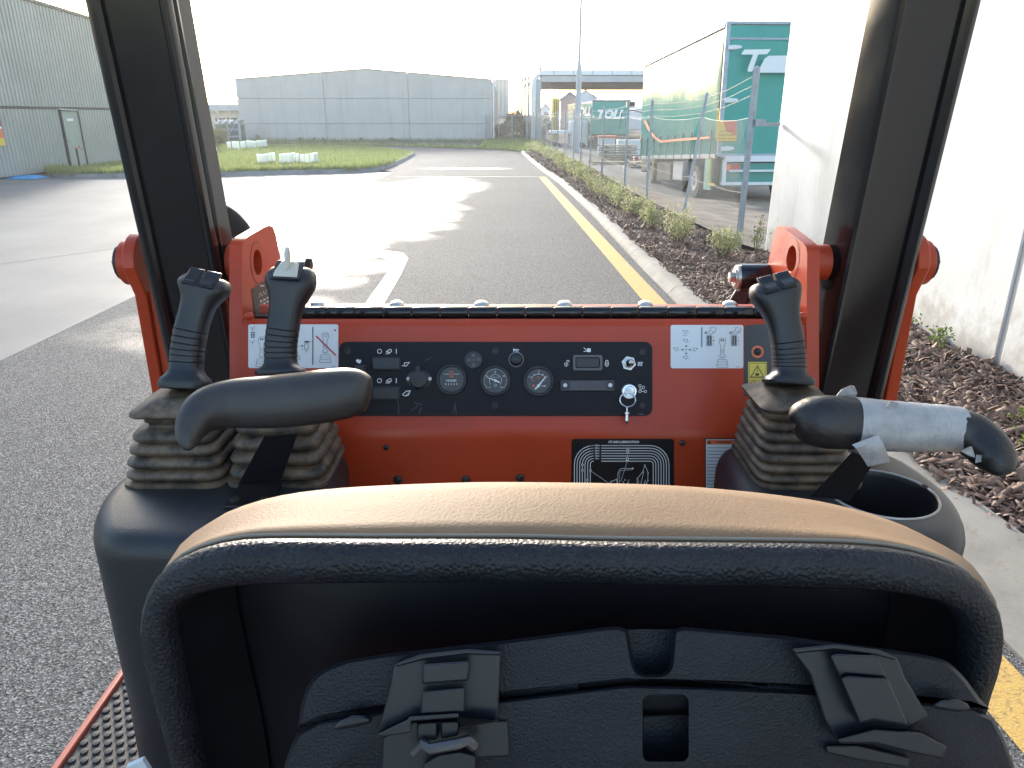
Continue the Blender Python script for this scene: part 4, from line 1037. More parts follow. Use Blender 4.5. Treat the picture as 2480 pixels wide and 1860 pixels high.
def mat_tape():
    t = NT('silver_tape'); c = t.mix(t.ramp(t.noise(14, 5, .6, stretch=(1, 1, 3)), .35, .7), (.30, .31, .32), (.44, .45, .46))
    c = t.mix(t.ramp(t.noise(40, 5, .7), .62, .8), c, (.22, .21, .20)); t.set('Base Color', c); t.set('Metallic', .35); t.set('Roughness', .45)
    h = t.math('ADD', t.noise(30, 5, .65, stretch=(2.5, 1, .6), dist=1.5), t.math('MULTIPLY', t.noise(400, 2), .12)); t.bump(h, .55, .006); return t.mat
m_tape = mat_tape()
def mat_glass():
    t = NT('gauge_glass'); t.t.nodes.remove(t.b); fr = t.n('Fresnel'); fr.inputs[0].default_value = 1.28
    tr = t.n('BsdfTransparent'); gl = t.n('BsdfGlossy'); gl.inputs['Roughness'].default_value = .02; mx = t.n('MixShader')
    t.l(fr.outputs[0], mx.inputs[0]); t.l(tr.outputs[0], mx.inputs[1]); t.l(gl.outputs[0], mx.inputs[2]); t.l(mx.outputs[0], t.o.inputs[0]); return t.mat
m_glass = mat_glass()
NB = -FWD                                    # normal of the dash face
mach = empty('compact_loader', (.02, 1.2, 0), 'red and black ride on compact loader seen from behind its seat', 'machine')
DD = 1.41; K = DD / FPX
at = lambda px, py: D(px, py, DD)
yz = lambda py, d: (D(1240, py, d).y, D(1240, py, d).z)

# dash sheet
X0, X1 = -.517, .560
yt, ztp = yz(775, DD); yb, zbd = yz(1045, DD)
prof = [yz(793, DD), yz(784, DD + .0005), (yt + .004, ztp - .003), (yt + .009, ztp), (yt + .016, ztp - .002), (yt + .020, ztp - .05), (yb + .05, zbd - .05), (yb + .04, .62), (yb - .001, .62), (yb - .008, zbd - .016), (yb - .0065, zbd - .006), (yb - .002, zbd + .008), yz(1015, DD)]
b = MB(); b.prism([(X0, y, z) for y, z in prof], (X1 - X0, 0, 0)); b.build('dash_sheet', m_redp, mach, angle=50)
ylow = yb - .0012
low = lambda px, py: AY(px, py, ylow + .0)

# hinge, hood, bolts
hy, hz_ = yz(757, 1.435)
x = D(655, 757, 1.435).x; st = 68.6 * 1.435 / FPX
for k in range(18):
    b = MB(); b.tube([(x + .0008, hy, hz_), (x + .003, hy, hz_), (x + st - .003, hy, hz_), (x + st - .0008, hy, hz_)], [.0105, .0118, .0118, .0105], 14); b.build('hinge_knuckle', m_blackgloss, mach, angle=40); x += st
b = MB(); b.box((.025, hy + .008, hz_ - .012), (1.05, .022, .012)); b.build('hinge_leaf', m_blacksteel, mach)
hy2, hz2 = yz(738, 1.468)
b = MB(); b.prism([(-.50, hy2 - .012, hz2 - .02), (-.50, hy2 - .006, hz2 - .002), (-.50, hy2 + .004, hz2), (-.50, 2.15, 1.12), (-.50, 2.15, .7), (-.50, hy2 - .012, .9)], (1.045, 0, 0)); b.build('hood', m_redp, mach, angle=50)
for px in (768, 960, 1166, 1368, 1564, 1770):
    p = D(px, 736, 1.468); b = MB(); b.lathe([(.015, -.004), (.0145, .0), (.010, .0035), (.0, .0045)], (p.x, p.y + .004, p.z), (0, -.1, 1), 16); b.build('hood_bolt', m_zinc, mach, angle=60)

# side plates with pivot holes
def plate(name, pts, hole, x0, x1, bev=.0025):
    q = [AX(px, py, x0) for px, py in pts]; loop = [(x0, p.y, p.z) for p in q]
    hc = AX(hole[0], hole[1], x0); r = hole[2]
    hl = [(x0, hc.y + r * math.cos(a), hc.z + r * math.sin(a)) for a in (2 * math.pi * k / 28 for k in range(28))]
    b = MB(); b.holed(loop, [hl], (x1 - x0, 0, 0)); o = b.build(name, m_redp, mach, angle=35, weld=True); return o, hc
LP = [(587, 1010), (586, 769), (586, 600), (589, 585), (600, 574), (640, 550), (650, 546), (660, 550), (668, 566), (684, 650), (697, 735), (700, 1010)]
pl, hc = plate('side_plate', LP, (624, 636, .026), -.517, -.541)
b = MB(); b.lathe([(.0405, -.004), (.0405, .0006), (.0268, .0006), (.0262, .0), (.0262, -.022)], (-.517, hc.y, hc.z), (1, 0, 0), 32); b.build('bushing', m_redp, pl, angle=30)
b = MB(); b.lathe([(.0405, .0004), (.0423, .0004)], (-.517, hc.y, hc.z), (1, 0, 0), 32); b.build('bushing_groove', m_darkbolt, pl, angle=0)
b = MB(); b.disc((-.5405, hc.y, hc.z), (1, 0, 0), .0262, 24); b.build('bore', m_darkbolt, pl, angle=0)
RP = [(1953, 1010), (1953, 769), (1955, 612), (1952, 598), (1944, 588), (1898, 552), (1889, 547), (1881, 549), (1875, 560), (1858, 650), (1846, 735), (1842, 1010)]
pr_, hc = plate('side_plate', RP, (1917, 627, .026), .560, .584)
b = MB(); b.lathe([(.0405, -.004), (.0405, .0006), (.0268, .0006), (.0262, .0), (.0262, -.022)], (.560, hc.y, hc.z), (-1, 0, 0), 32); b.build('bushing', m_redp, pr_, angle=30)
b = MB(); b.lathe([(.0405, .0004), (.0423, .0004)], (.560, hc.y, hc.z), (-1, 0, 0), 32); b.build('bushing_groove', m_darkbolt, pr_, angle=0)
b = MB(); b.disc((.5835, hc.y, hc.z), (1, 0, 0), .0262, 24); b.build('bore', m_darkbolt, pr_, angle=0)
for xx, sg in ((-.754, -1), (.811, 1)):                     # outer plates and bosses
    pc = (1.53, 1.612)
    lp_ = [(xx, pc[0] + .062 * math.cos(a), pc[1] + .062 * math.sin(a)) for a in (R(0 + 20 * k) for k in range(10))]
    lp_ = lp_ + [(xx, 1.497, 1.55), (xx, 1.497, 1.0), (xx, 1.66, 1.0)]
    b = MB(); b.prism(lp_, (.026 * sg, 0, 0)); o = b.build('outer_plate', m_redp, mach, angle=35, bevel=.003)
    b = MB(); b.box((xx - .017 * sg, 1.516, 1.255), (.034, .02, .60)); b.build('plate_web', m_redp, mach, bevel=.002)
    b = MB(); b.lathe([(.046, 0), (.046, .022), (.040, .026), (0, .026)], (xx + .024 * sg, pc[0], pc[1]), (sg, 0, 0), 26); b.build('pivot_boss', m_redp, o, angle=40)
    b = MB(); b.lathe([(.036, 0), (.036, .008), (0, .008)], (xx + .050 * sg, pc[0], pc[1]), (sg, 0, 0), 20); b.build('pivot_washer', m_darkbolt, o, angle=30); b = MB(); b.lathe([(.017, .006), (.017, .020), (.0, .022)], (xx + .050 * sg, pc[0], pc[1]), (sg, 0, 0), 6); b.build('pivot_bolt', m_zinc if sg < 0 else m_darkbolt, o, angle=30)
    xi, xo = (-.541, -.584) if sg < 0 else (.584, .652)
    b = MB(); b.tube([(xi, 1.53, 1.612), (xo, 1.53, 1.612)], .037, 24); b.build('pivot_tube', m_redp, mach)
    b = MB(); b.ball(D(603 if sg < 0 else 1944, 766, 1.402), .008, sc=(1.3, .8, 1)); b.build('weld_bead', m_redp, mach)
# loader posts: pressed sections, leaning back a little
LPO = [(-.722, .10), (-.722, .006), (-.717, .001), (-.711, -.001), (-.703, .001), (-.697, .007), (-.695, .016), (-.600, .016), (-.594, .008), (-.588, .007), (-.582, .010), (-.580, .018), (-.580, .028), (-.586, .034), (-.587, .050), (-.583, .054), (-.583, .060), (-.587, .064), (-.582, .135), (-.700, .135)]
RPO = [(.795, .10), (.795, .006), (.790, .001), (.784, -.001), (.776, .001), (.770, .007), (.768, .016), (.676, .016), (.668, .012), (.661, .014), (.658, .022), (.650, .135), (.770, .135)]
for nm, po in (('loader_post', LPO), ('loader_post', RPO)):
    secs = []
    for z in (1.12, 1.5, 2.0, 2.6, 2.95):
        yn = 1.456 - .072 * (z - 1.6); ox = (.020 * (z - 1.5) + .004) * (-1 if po is LPO else 1); secs.append([Vector((x_ + ox, yn + min(y_, .115), z)) for x_, y_ in po])
    b = MB(); b.loft(secs); b.build(nm, m_blackgloss, mach, angle=28)
b = MB(); b.tube(smooth_path([AY(500, 505, 1.72), AY(540, 520, 1.72), AY(568, 542, 1.72), AY(592, 580, 1.72), AY(610, 660, 1.72)], 4), [.024] * 17, 12); b.build('hydraulic_hose', m_rubber, mach)
p = D(1850, 672, 1.62)
b = MB(); b.tube([p + Vector((.05, 0, 0)), p + Vector((-.055, 0, 0))], .030, 20); cy_ = b.build('lift_cylinder_eye', m_blackgloss, mach, angle=30)
b = MB(); b.lathe([(.027, 0), (.027, .006), (.020, .008), (.020, .010), (0, .010)], p + Vector((-.056, 0, 0)), (-1, 0, 0), 20); b.lathe([(.012, .008), (.012, .020), (0, .021)], p + Vector((-.056, 0, 0)), (-1, 0, 0), 6); b.build('pin_bolt', m_zinc, cy_, angle=30)
b = MB(); b.bar(p + Vector((-.02, .02, -.02)), p + Vector((-.075, .06, -.16)), .04, .04); b.build('cylinder_rod', m_blacksteel, mach, bevel=.006)
p = D(684, 641, 1.70); q = D(742, 641, 1.70); b = MB(); b.tube([p, q], .0085, 12); cy_ = b.build('pin', m_zinc, mach); b = MB(); b.tube([q, q + Vector((.012, 0, 0))], .015, 12); b.build('pin_cap', m_rubber, cy_)

# ------------------------------------------------------------------ instrument panel
b = MB(); b.prism([at(x, y) + NB * .0002 for x, y in rrect(822, 828, 1579, 1007, 18)], NB * .0032)
ip_ = b.build('instrument_panel', m_panel, mach, angle=30, bevel=.0008)
F = lambda h: (lambda px, py: at(px, py) + NB * h)
PF = F(.0034)
b = MB(); a = Art(b, PF, NB, .0003)
for oy in (851, 922):
    a.ring(920, oy, 5, 1.4, 0); a.line([(960.5, oy - 6), (960.5, oy + 6)], 1.89, 0)
    a.line([(936, oy + 1), (945, oy - 5), (948, oy - 4), (949, oy), (946, oy + 3), (938, oy + 1)], 1.76, 0)
    for k in range(4): a.line([(937 + 2.6 * k, oy + 3), (935 + 2.8 * k, oy + 7)], 1.22, 0)
a.line([(974, 886), (980, 886), (980, 879), (992, 878), (984, 887), (979, 886)], 1.62, 0)
a.line([(975, 956), (985, 947), (994, 947), (990, 957), (983, 959), (975, 956)], 1.76, 0); a.line([(988, 948), (995, 945)], 1.35, 0); a.line([(984, 958), (991, 951)], 1.35, 0)
a.poly([(863, 872), (866, 871), (868, 869), (870, 872), (874, 871), (876, 874), (875, 878), (871, 881), (868, 879), (864, 876)], 0)
a.poly([(1243, 843), (1246, 846), (1257, 846), (1257, 848), (1246, 849), (1243, 853)], 0); a.ring(1252, 849.5, 3, 1, 0, 10)
for lx, open_ in ((1371, 1), (1469, 0)):
    a.line([(lx - 4, 880), (lx + 4, 880), (lx + 4, 884), (lx, 888), (lx - 4, 884)], 1.2, 0, True); sh = 4 if open_ else 0
    a.line([(lx - 3 + sh, 879), (lx - 3 + sh, 875), (lx + sh, 872.5), (lx + 3 + sh, 875), (lx + 3 + sh, 879 if not open_ else 877)], 1.62, 0); a.line([(lx, 882), (lx, 885)], 1.49, 0)
a.line([(1413, 842), (1420, 848)], 1.49, 0); a.line([(1413, 852), (1419, 850), (1422, 852)], 1.49, 0); a.rect(1421, 844, 1430, 853, 0)
for k in range(2): a.line([(1544 + 6 * k, 877), (1548 + 6 * k, 880), (1546.5 + 6 * k, 886), (1544 + 6 * k, 884), (1546 + 6 * k, 879), (1550 + 6 * k, 877)], 1.49, 0)
for qx, qy in ((1549, 934), (1557, 938), (1562, 948), (1549, 948)): a.ring(qx, qy, 3, 1, 0, 10)
a.line([(1549, 937), (1549, 945)], 1.22, 0); a.line([(1551, 946), (1555, 940)], 1.22, 0); a.line([(1552, 948), (1559, 948)], 1.22, 0); a.text('0123456', 1551.5, 1003, 4, 1)
for x0, y0, x1, y1 in ((997, 995, 1012, 982), (1015, 1002, 1021, 985), (964, 970, 967, 1003), (1096, 1003, 1105, 975), (1100, 980, 1106, 1004), (1003, 975, 1022, 980), (1030, 874, 1044, 866)):
    a.line([(x0, y0), ((x0 + x1) / 2 + 1, (y0 + y1) / 2), (x1, y1)], .55, 1)
tag(b.build('symbols', [m_print_w, m_grey], ip_, angle=0, recalc=False), kind='stuff')
for px, py in ((843, 850), (1200, 851), (1555, 853), (1555, 982), (1199, 982), (843, 982)):
    b = MB(); o = PF(px, py); b.lathe([(.0064, 0), (.0060, .0022), (.0032, .0026), (.0026, .0008), (0, .0008)], o, NB, 14); b.build('panel_screw', m_darkbolt, ip_)
def boxon(name, x0, y0, x1, y1, h, m, parent, bev=.002, base=.0034, tilt=0):
    b = MB(); b.prism([F(base - .001)(x, y) for x, y in rrect(x0, y0, x1, y1, 3)], NB * (h + .001))
    return b.build(name, m, parent, bevel=bev)
for (x0, y0, x1, y1) in ((905, 866, 971, 896), (905, 936, 970, 968)):
    fr = boxon('rocker_switch', x0 - 1, y0 - 1, x1 + 1, y1 + 1, .004, m_btn, mach, .001)
    xm = (x0 + x1) / 2; sec = lambda h0, h1, h2: [F(.006 + h)(x, y) for x, y, h in ((x0 + 2, y0 + 2, h0), (xm, y0 + 2, h1), (x1 - 2, y0 + 2, h2), (x1 - 2, y1 - 2, h2), (xm, y1 - 2, h1), (x0 + 2, y1 - 2, h0))]
    b = MB(); b.loft([sec(0, 0, 0), sec(.009, .0055, .004)], 0, False, True); b.build('paddle', m_btn, fr, bevel=.0008)
fr = boxon('rocker_switch', 861, 884, 888, 950, .005, m_btn, mach, .001); boxon('paddle', 863, 887, 886, 947, .005, m_btn, fr, .002, .0084)
# covered socket
b = MB(); b.prism([PF(x, y) for x, y in circ(1016, 919, 31, 24, 24)], NB * .003); so = b.build('power_socket', m_btn, mach, bevel=.001)
b = MB(); b.lathe([(.0185, .002), (.018, .012), (.015, .014), (0, .0145)], PF(1015.5, 919), NB, 10); b.build('cap', m_btn, so, angle=30)
b = MB(); b.prism([F(.007)(x, y) for x, y in rrect(1009, 886, 1020, 906, 2)], NB * .009); b.build('cap_tab', m_btn, so, bevel=.001)
for px in (990, 1042): b = MB(); b.lathe([(.0036, 0), (.0034, .002), (.0018, .0024), (.0014, .0010), (0, .0010)], F(.0064)(px, 917.5), NB, 12); b.build('screw', m_white, so)
# gauges
def gauge(px, py, label, r=37):
    o = PF(px, py); b = MB(); b.lathe([(r * K, 0), (r * K, .006), (r * K * .965, .0085), (r * K * .86, .0085), (r * K * .82, .006), (r * K * .80, .0035)], o, NB, 40)
    g_ = b.build('gauge', m_plast, mach, angle=30); g_['label'] = label
    b = MB(); a = Art(b, F(.0066), NB, 0.0); a.disc(px, py, r * .83, 0, 36); return g_, b, a
def close(g_, px, py, r=37):
    b = MB(); b.disc(F(.0095)(px, py), NB, r * K * .84, 36); b.build('glass', m_glass, g_, angle=0, recalc=False)
m_dial = M('dial_black', (.028, .024, .022), .4)
g_, b, a = gauge(1094.6, 919, 'hour meter')
a.rect(1090, 899, 1098.5, 914, 2); a.rect(1091.5, 900.5, 1097, 912.5, 0); a.line([(1091, 906.5), (1098, 906.5)], 1.4, 2); a.text('SOLID', 1082, 906.5, 4.2, 1); a.text('STATE', 1107, 906.5, 4.2, 1); a.text('HOURS', 1094, 922, 7.4, 1, .02)
for k, c in enumerate('03350'): a.text(c, 1080.5 + 6.6 * k, 930.5, 6.2, 1, .02)
b.build('dial', [m_dial, m_print_w, m_orpr], g_, angle=0, recalc=False); close(g_, 1094.6, 919)
g_, b, a = gauge(1200, 921.6, 'rev counter')
for k in range(41):
    th = R(220 + 280 * k / 40); l_ = 5 if k % 10 == 0 else 2.6; c_, s_ = math.cos(th - R(80)), math.sin(th - R(80)); th2 = R(140 + 260 * k / 40); c_, s_ = math.cos(th2), math.sin(th2)
    a.line([(1200 + c_ * 29, 921.6 + s_ * 29), (1200 + c_ * (29 - l_), 921.6 + s_ * (29 - l_))], .7, 1)
a.line([(1200 + 15 * math.cos(R(140 + 26 * k)), 921.6 + 15 * math.sin(R(140 + 26 * k))) for k in range(11)], .8, 1)
for s_, x_, y_ in (('0', 1186, 938), ('10', 1180, 911), ('20', 1199, 902), ('30', 1220, 911), ('40', 1214, 938)): a.text(s_, x_, y_, 5.6, 1)
a.text('RPM x 100', 1200, 914, 4, 1); a.ring(1200, 933, 3, .8, 1, 10); b.build('dial', [m_dial, m_print_w], g_, angle=0, recalc=False)
b = MB(); a = Art(b, F(.0082), NB, 0); a.poly([(1175, 912), (1200, 919.5), (1211, 924.5), (1210, 928), (1199, 923.5)], 0); a.disc(1200, 921.6, 3.6, 0); b.build('needle', m_print_w, g_, angle=0, recalc=False); close(g_, 1200, 921.6)
g_, b, a = gauge(1304, 922.6, 'fuel gauge')
a.line([(1304 + 21 * math.cos(R(215 + 11 * k)), 927 + 21 * math.sin(R(215 + 11 * k))) for k in range(11)], .9, 1)
for k in (0, 2.5, 5, 7.5, 10): c_, s_ = math.cos(R(215 + 11 * k)), math.sin(R(215 + 11 * k)); a.line([(1304 + 19 * c_, 927 + 19 * s_), (1304 + 25 * c_, 927 + 25 * s_)], .9, 1)
a.text('0', 1281, 913, 4.5, 1); a.text('1/2', 1304, 900, 4.5, 1); a.text('1', 1325, 911, 4.5, 1); a.text('FUEL', 1317, 935, 5.2, 1, .02)
for x_, y_ in ((1290, 921), (1304, 914.5), (1318, 920)): a.ring(x_, y_, 2.8, 1, 2, 10)
a.rect(1289, 931, 1293.5, 938, 2); a.line([(1294, 933), (1296, 935), (1295.5, 938)], .9, 2)
b.build('dial', [m_dial, m_print_w, m_orpr], g_, angle=0, recalc=False)
b = MB(); a = Art(b, F(.0082), NB, 0); a.poly([(1296.5, 944), (1294, 942), (1302, 933), (1320.5, 911.5), (1322, 912.5), (1305.5, 936)], 0); a.disc(1303.5, 934.5, 3.8, 0); b.build('needle', m_print_w, g_, angle=0, recalc=False); close(g_, 1304, 922.6)
# round relay socket, horn button
b = MB(); o = PF(1147, 872); b.lathe([(22 * K, 0), (22 * K, .003), (20.5 * K, .004), (18 * K, .004), (17.5 * K, .001), (0, .001)], o, NB, 32); rs_ = b.build('buzzer', m_btn, mach, angle=30)
b = MB(); a = Art(b, F(.0048), NB, 0)
for x_, y_ in ((1147, 861), (1159, 870), (1147, 884), (1135, 872)): a.line([(x_ - 3, y_ + 2.5), (x_ - 3, y_ - 2.5), (x_ + 3, y_ - 2.5), (x_ + 3, y_ + 2.5)], .8, 0, True)
a.disc(1147, 872, 1.6, 0, 10); b.build('slots', m_grey, rs_, angle=0, recalc=False)
b = MB(); o = PF(1250, 871); b.lathe([(18.5 * K, 0), (18.5 * K, .0035), (17 * K, .0045), (15.8 * K, .0035)], o, NB, 30); hb = b.build('horn_button', m_grey, mach, angle=30); b = MB(); b.lathe([(16 * K, .002), (15.5 * K, .008), (12 * K, .0105), (6 * K, .0118), (0, .012)], o, NB, 30); b.build('button_cap', m_btn, hb, angle=60)
# blank switch frame, indicator, display strip
b = MB(); b.holed([PF(x, y) for x, y in rrect(1387, 860, 1458, 897, 5)], [[PF(x, y) for x, y in rrect(1393, 865.5, 1452, 891.5, 4)]], NB * .0045); sf = b.build('lock_switch', M('switch_frame', (.085, .085, .09), .4), mach, angle=30, weld=True)
boxon('rocker', 1394, 866.5, 1451, 890.5, .0030, m_btn, sf, .001)
b = MB(); o = PF(1521, 880); b.lathe([(17.5 * K, 0), (17.5 * K, .006), (10.5 * K, .0062)], o, NB, 6, 0); b.lathe([(11.5 * K, .005), (11.5 * K, .010), (8 * K, .011)], o, NB, 20); gi = b.build('indicator_lamp', m_zinc, mach, angle=30); b = MB(); b.lathe([(8 * K, .010), (7.6 * K, .016), (5 * K, .020), (0, .0215)], F(.0034)(1525, 879), NB, 20); b.build('lens', m_chrome, gi, angle=60)
ds = boxon('display_strip', 1356, 920, 1487.5, 947.5, .005, m_btn, mach, .001)
boxon('display_window', 1379, 922, 1466, 945, .0008, M('dark_red_acrylic', (.030, .012, .014), .12), ds, .0003, .0084)
b = MB(); a = Art(b, F(.0094), NB, .0002)
for k in range(4):
    x_ = 1394 + 21.5 * k
    for sgm in (((0, 0), (8, 0)), ((0, 6), (8, 6)), ((0, 12), (8, 12)), ((0, 0), (0, 12)), ((8, 0), (8, 12)))[:4 + k % 2]: a.line([(x_ + sgm[0][0], 928 + sgm[0][1]), (x_ + sgm[1][0], 928 + sgm[1][1])], 1.1, 0)
b.build('digits', M('unlit_segment', (.06, .022, .022), .4), ds, angle=0, recalc=False)
for px in (1368, 1476.5): b = MB(); b.lathe([(5 * K, 0), (4.6 * K, .0016), (2 * K, .0018), (1.6 * K, .0005), (0, .0005)], F(.0084)(px, 933), NB, 14); b.build('rivet', m_white, ds)
# ignition switch and the key ring hanging from it
b = MB(); o = PF(1522, 948); b.lathe([(19.5 * K, 0), (19.5 * K, .006), (16.5 * K, .009), (15 * K, .009), (14.5 * K, .006), (10 * K, .007), (0, .007)], o, NB, 30); b.build('ignition_switch', m_chrome, mach, angle=30)
key = empty('key_ring', F(.02)(1519, 968), 'steel key with a split ring and small metal fob hanging in the ignition', 'key')
b = MB(); b.prism([F(.011)(x, y) for x, y in ((1514, 940), (1527, 944), (1531, 954), (1526, 964), (1514, 961), (1509, 950))], NB * .004); b.bar(F(.002)(1522, 948), F(.012)(1522, 948), .006, .003); b.build('key', m_zinc, key, bevel=.0008)
b = MB(); b.tube([F(.017 + .003 * math.sin(t))(1517 + 18.5 * math.cos(t), 968 + 16.5 * math.sin(t)) for t in (2 * math.pi * k / 28 for k in range(29))], .0014, 8); b.build('ring', m_chrome, key)
b = MB(); o = F(.017)(1515, 984); b.lathe([(.0016, 0), (.0016, .010), (.0052, .0105), (.0056, .0125), (.0052, .0145), (.0036, .015), (.0042, .027), (.0030, .028), (.0018, .033), (0, .0335)], o, -UPV, 12); b.build('fob', m_chrome, key, angle=40)

# ------------------------------------------------------------------ decals on the dash
def joy(a, x, y, s, k, rock=True):
    P_ = lambda pts: [(x + u * s, y + v * s) for u, v in pts]
    a.line(P_([(-7, -30), (-8, -26), (-8, -21), (-4.5, -15), (-4, 4), (-4, 10), (-7, 12), (-6, 15), (6, 15), (7, 12), (4, 10), (4, 4), (4.5, -15), (8, -21), (8, -26), (7, -30), (3, -32), (-3, -32)]), .8, k, True)
    if rock:
        for u in (-2.5, 2.5): a.rect(x + (u - 1.4) * s, y - 29 * s, x + (u + 1.4) * s, y - 24 * s, k)
    else: a.line(P_([(-4, -28), (4, -28), (3, -23), (-3, -23)]), .8, k, True)
    for v in (-4, -1, 2, 5): a.line(P_([(-4, v), (4, v)]), .5, k)
    a.line(P_([(-5, 17), (5, 17)]), .7, k)
    a.line(P_([(-9, 21), (-12, 24), (-11, 27), (-13, 30), (-12, 33), (-14, 36), (-13, 40), (13, 40), (14, 36), (12, 33), (13, 30), (11, 27), (12, 24), (9, 21)]), .8, k, True)
    for v in (27, 33): a.line(P_([(-11, v), (11, v)]), .6, k)
def decal(name, x0, y0, x1, y1, r, m, at_, n_, off=.0006):
    b = MB(); a = Art(b, at_, n_, off); a.rect(x0, y0, x1, y1, 0, r); return b, a
b, a = decal('d', 601.5, 785.6, 819.5, 891.5, 5, m_white, at, NB)
joy(a, 634, 848, 1.0, 1); joy(a, 788, 838, 1.0, 1, False)
a.line([(766, 814), (814, 861)], 3.6, 2); a.line([(758, 792), (758, 883)], 2.2, 1)
a.line([(724, 838), (735, 838)], 1.2, 1); a.line([(731, 835), (735, 838), (731, 841)], 1.2, 1); a.rect(738, 826, 749, 830, 1); a.line([(738, 833), (747, 833), (747, 846), (738, 846)], 1.1, 1, True); a.ring(742.5, 851, 2, .8, 1, 10); a.line([(749, 829), (755, 826)], .8, 1); a.line([(735, 845), (730, 849)], .8, 1)
a.rect(609, 804, 617, 818, 1); a.rect(611, 806, 615, 810, 0); a.rect(611, 812, 615, 816, 0)
for oy in (792, 826): a.line([(606, oy), (612, oy + 5), (612, oy + 9)], .8, 1); a.line([(612, oy + 5), (618, oy - 2)], .8, 1)
a.line([(722, 853), (722, 872)], .8, 1); a.line([(727, 860), (727, 872), (725, 869)], .9, 1); a.disc(812, 800, 2.4, 3, 8); a.text('270123', 808, 888, 3.4, 1)
b.build('control_decal', [m_white, m_black2, m_redpr, m_redp], mach, angle=0, recalc=False)
b, a = decal('d', 1624, 787, 1800, 892, 5, m_white, at, NB)
def bucket(x, y, s, f=1): a.line([(x - 7 * f, y - 3), (x + 4 * f, y - 4), (x + 4 * f, y + 1), (x + 1 * f, y + 4)], .9, 1, True); a.line([(x + 6 * f, y + 3), (x + 9 * f, y + 1)], .7, 1)
bucket(1660, 804, 1); bucket(1661, 826, 1); bucket(1637, 846, 1); bucket(1683, 847, 1, -1); bucket(1660, 866, 1); a.line([(1653, 811), (1658, 812), (1665, 811)], .8, 1)
for dx, dy in ((0, -1), (0, 1), (1, 0), (-1, 0)):
    c_ = (1661.5 + dx * 5, 847 + dy * 5); e_ = (1661.5 + dx * 11, 847 + dy * 11); a.line([c_, e_], 1.2, 1); a.line([(e_[0] - dx * 3 + dy * 2.5, e_[1] - dy * 3 + dx * 2.5), e_, (e_[0] - dx * 3 - dy * 2.5, e_[1] - dy * 3 - dx * 2.5)], 1.2, 1)
a.ring(1661.5, 847, 1.4, .8, 1, 8); a.line([(1699.4, 793), (1699.4, 841)], 1.9, 1); joy(a, 1749, 850, .98, 1)
for ox, lets in ((1717, 'EE'), (1777, 'PR')):
    a.rect(ox - 6.5, 812, ox + 7, 838, 2, 2); a.rect(ox - 3.5, 815, ox + 4.5, 823.5, 1); a.rect(ox - 3.5, 826, ox + 4.5, 834.5, 1); a.line([(ox + 1, 816), (ox - .5, 819.5), (ox + 1.5, 819.5), (ox, 823)], 1, 0); a.line([(ox + 1, 827), (ox - .5, 830.5), (ox + 1.5, 830.5), (ox, 834)], 1, 0)
    a.line([(ox + 10.5, 815), (ox + 10.5, 819)], .7, 1); a.ring(ox + 10.5, 825, 1.8, .7, 1, 8); a.line([(ox + 10.5, 831), (ox + 10.5, 835)], .7, 1)
    a.rect(ox - 11, 803, ox - 5, 809, 2); a.line([(ox - 5, 806), (ox + 4, 800), (ox + 4, 793), (ox + 11, 792)], .9, 1); a.line([(ox - 3, 809), (ox + 7, 809), (ox + 10, 803), (ox + 13, 806), (ox + 17, 798), (ox + 14, 793)], .9, 1)
a.text('270124', 1786, 889, 3.4, 1); b.build('control_decal', [m_white, m_black2, m_grey], mach, angle=0, recalc=False)
b = MB(); a = Art(b, at, NB, .0006)
a.poly([(1802, 960), (1802, 793), (1810, 788), (1826, 786), (1862, 785), (1868, 792), (1868, 960)], 0); a.ring(1834.5, 852, 12.5, 5, 1, 24)
a.rect(1811.6, 876.6, 1857, 950, 2); a.line([(1814, 880), (1855, 880), (1855, 915.5), (1814, 915.5)], 1.1, 3, True); a.line([(1834, 886), (1849.5, 913), (1818, 913)], 2.0, 3, True); a.line([(1835, 891), (1832.5, 896), (1835.5, 897), (1833, 902)], 1.1, 3); a.rect(1829, 904, 1838, 910, 3)
a.line([(1814, 921), (1855, 921), (1855, 948), (1814, 948)], 1.1, 3, True); a.ring(1825, 931, 8, 1.8, 4); a.line([(1819.5, 925.5), (1830.5, 936.5)], 1.6, 4); a.line([(1820, 936), (1824, 930), (1829, 926)], 2, 3); a.ring(1845, 936, 7, 1.4, 3)
b.build('safety_decal', [M('decal_slate', (.045, .048, .056), .5), m_orpr, m_yelpr, m_black2, m_redpr], mach, angle=0, recalc=False)
b = MB(); b.lathe([(8 * K, 0), (7 * K, .003), (4 * K, .0045), (0, .005)], at(1834.5, 852) + NB * .0008, NB, 12); b.build('dash_bolt', m_darkbolt, mach)
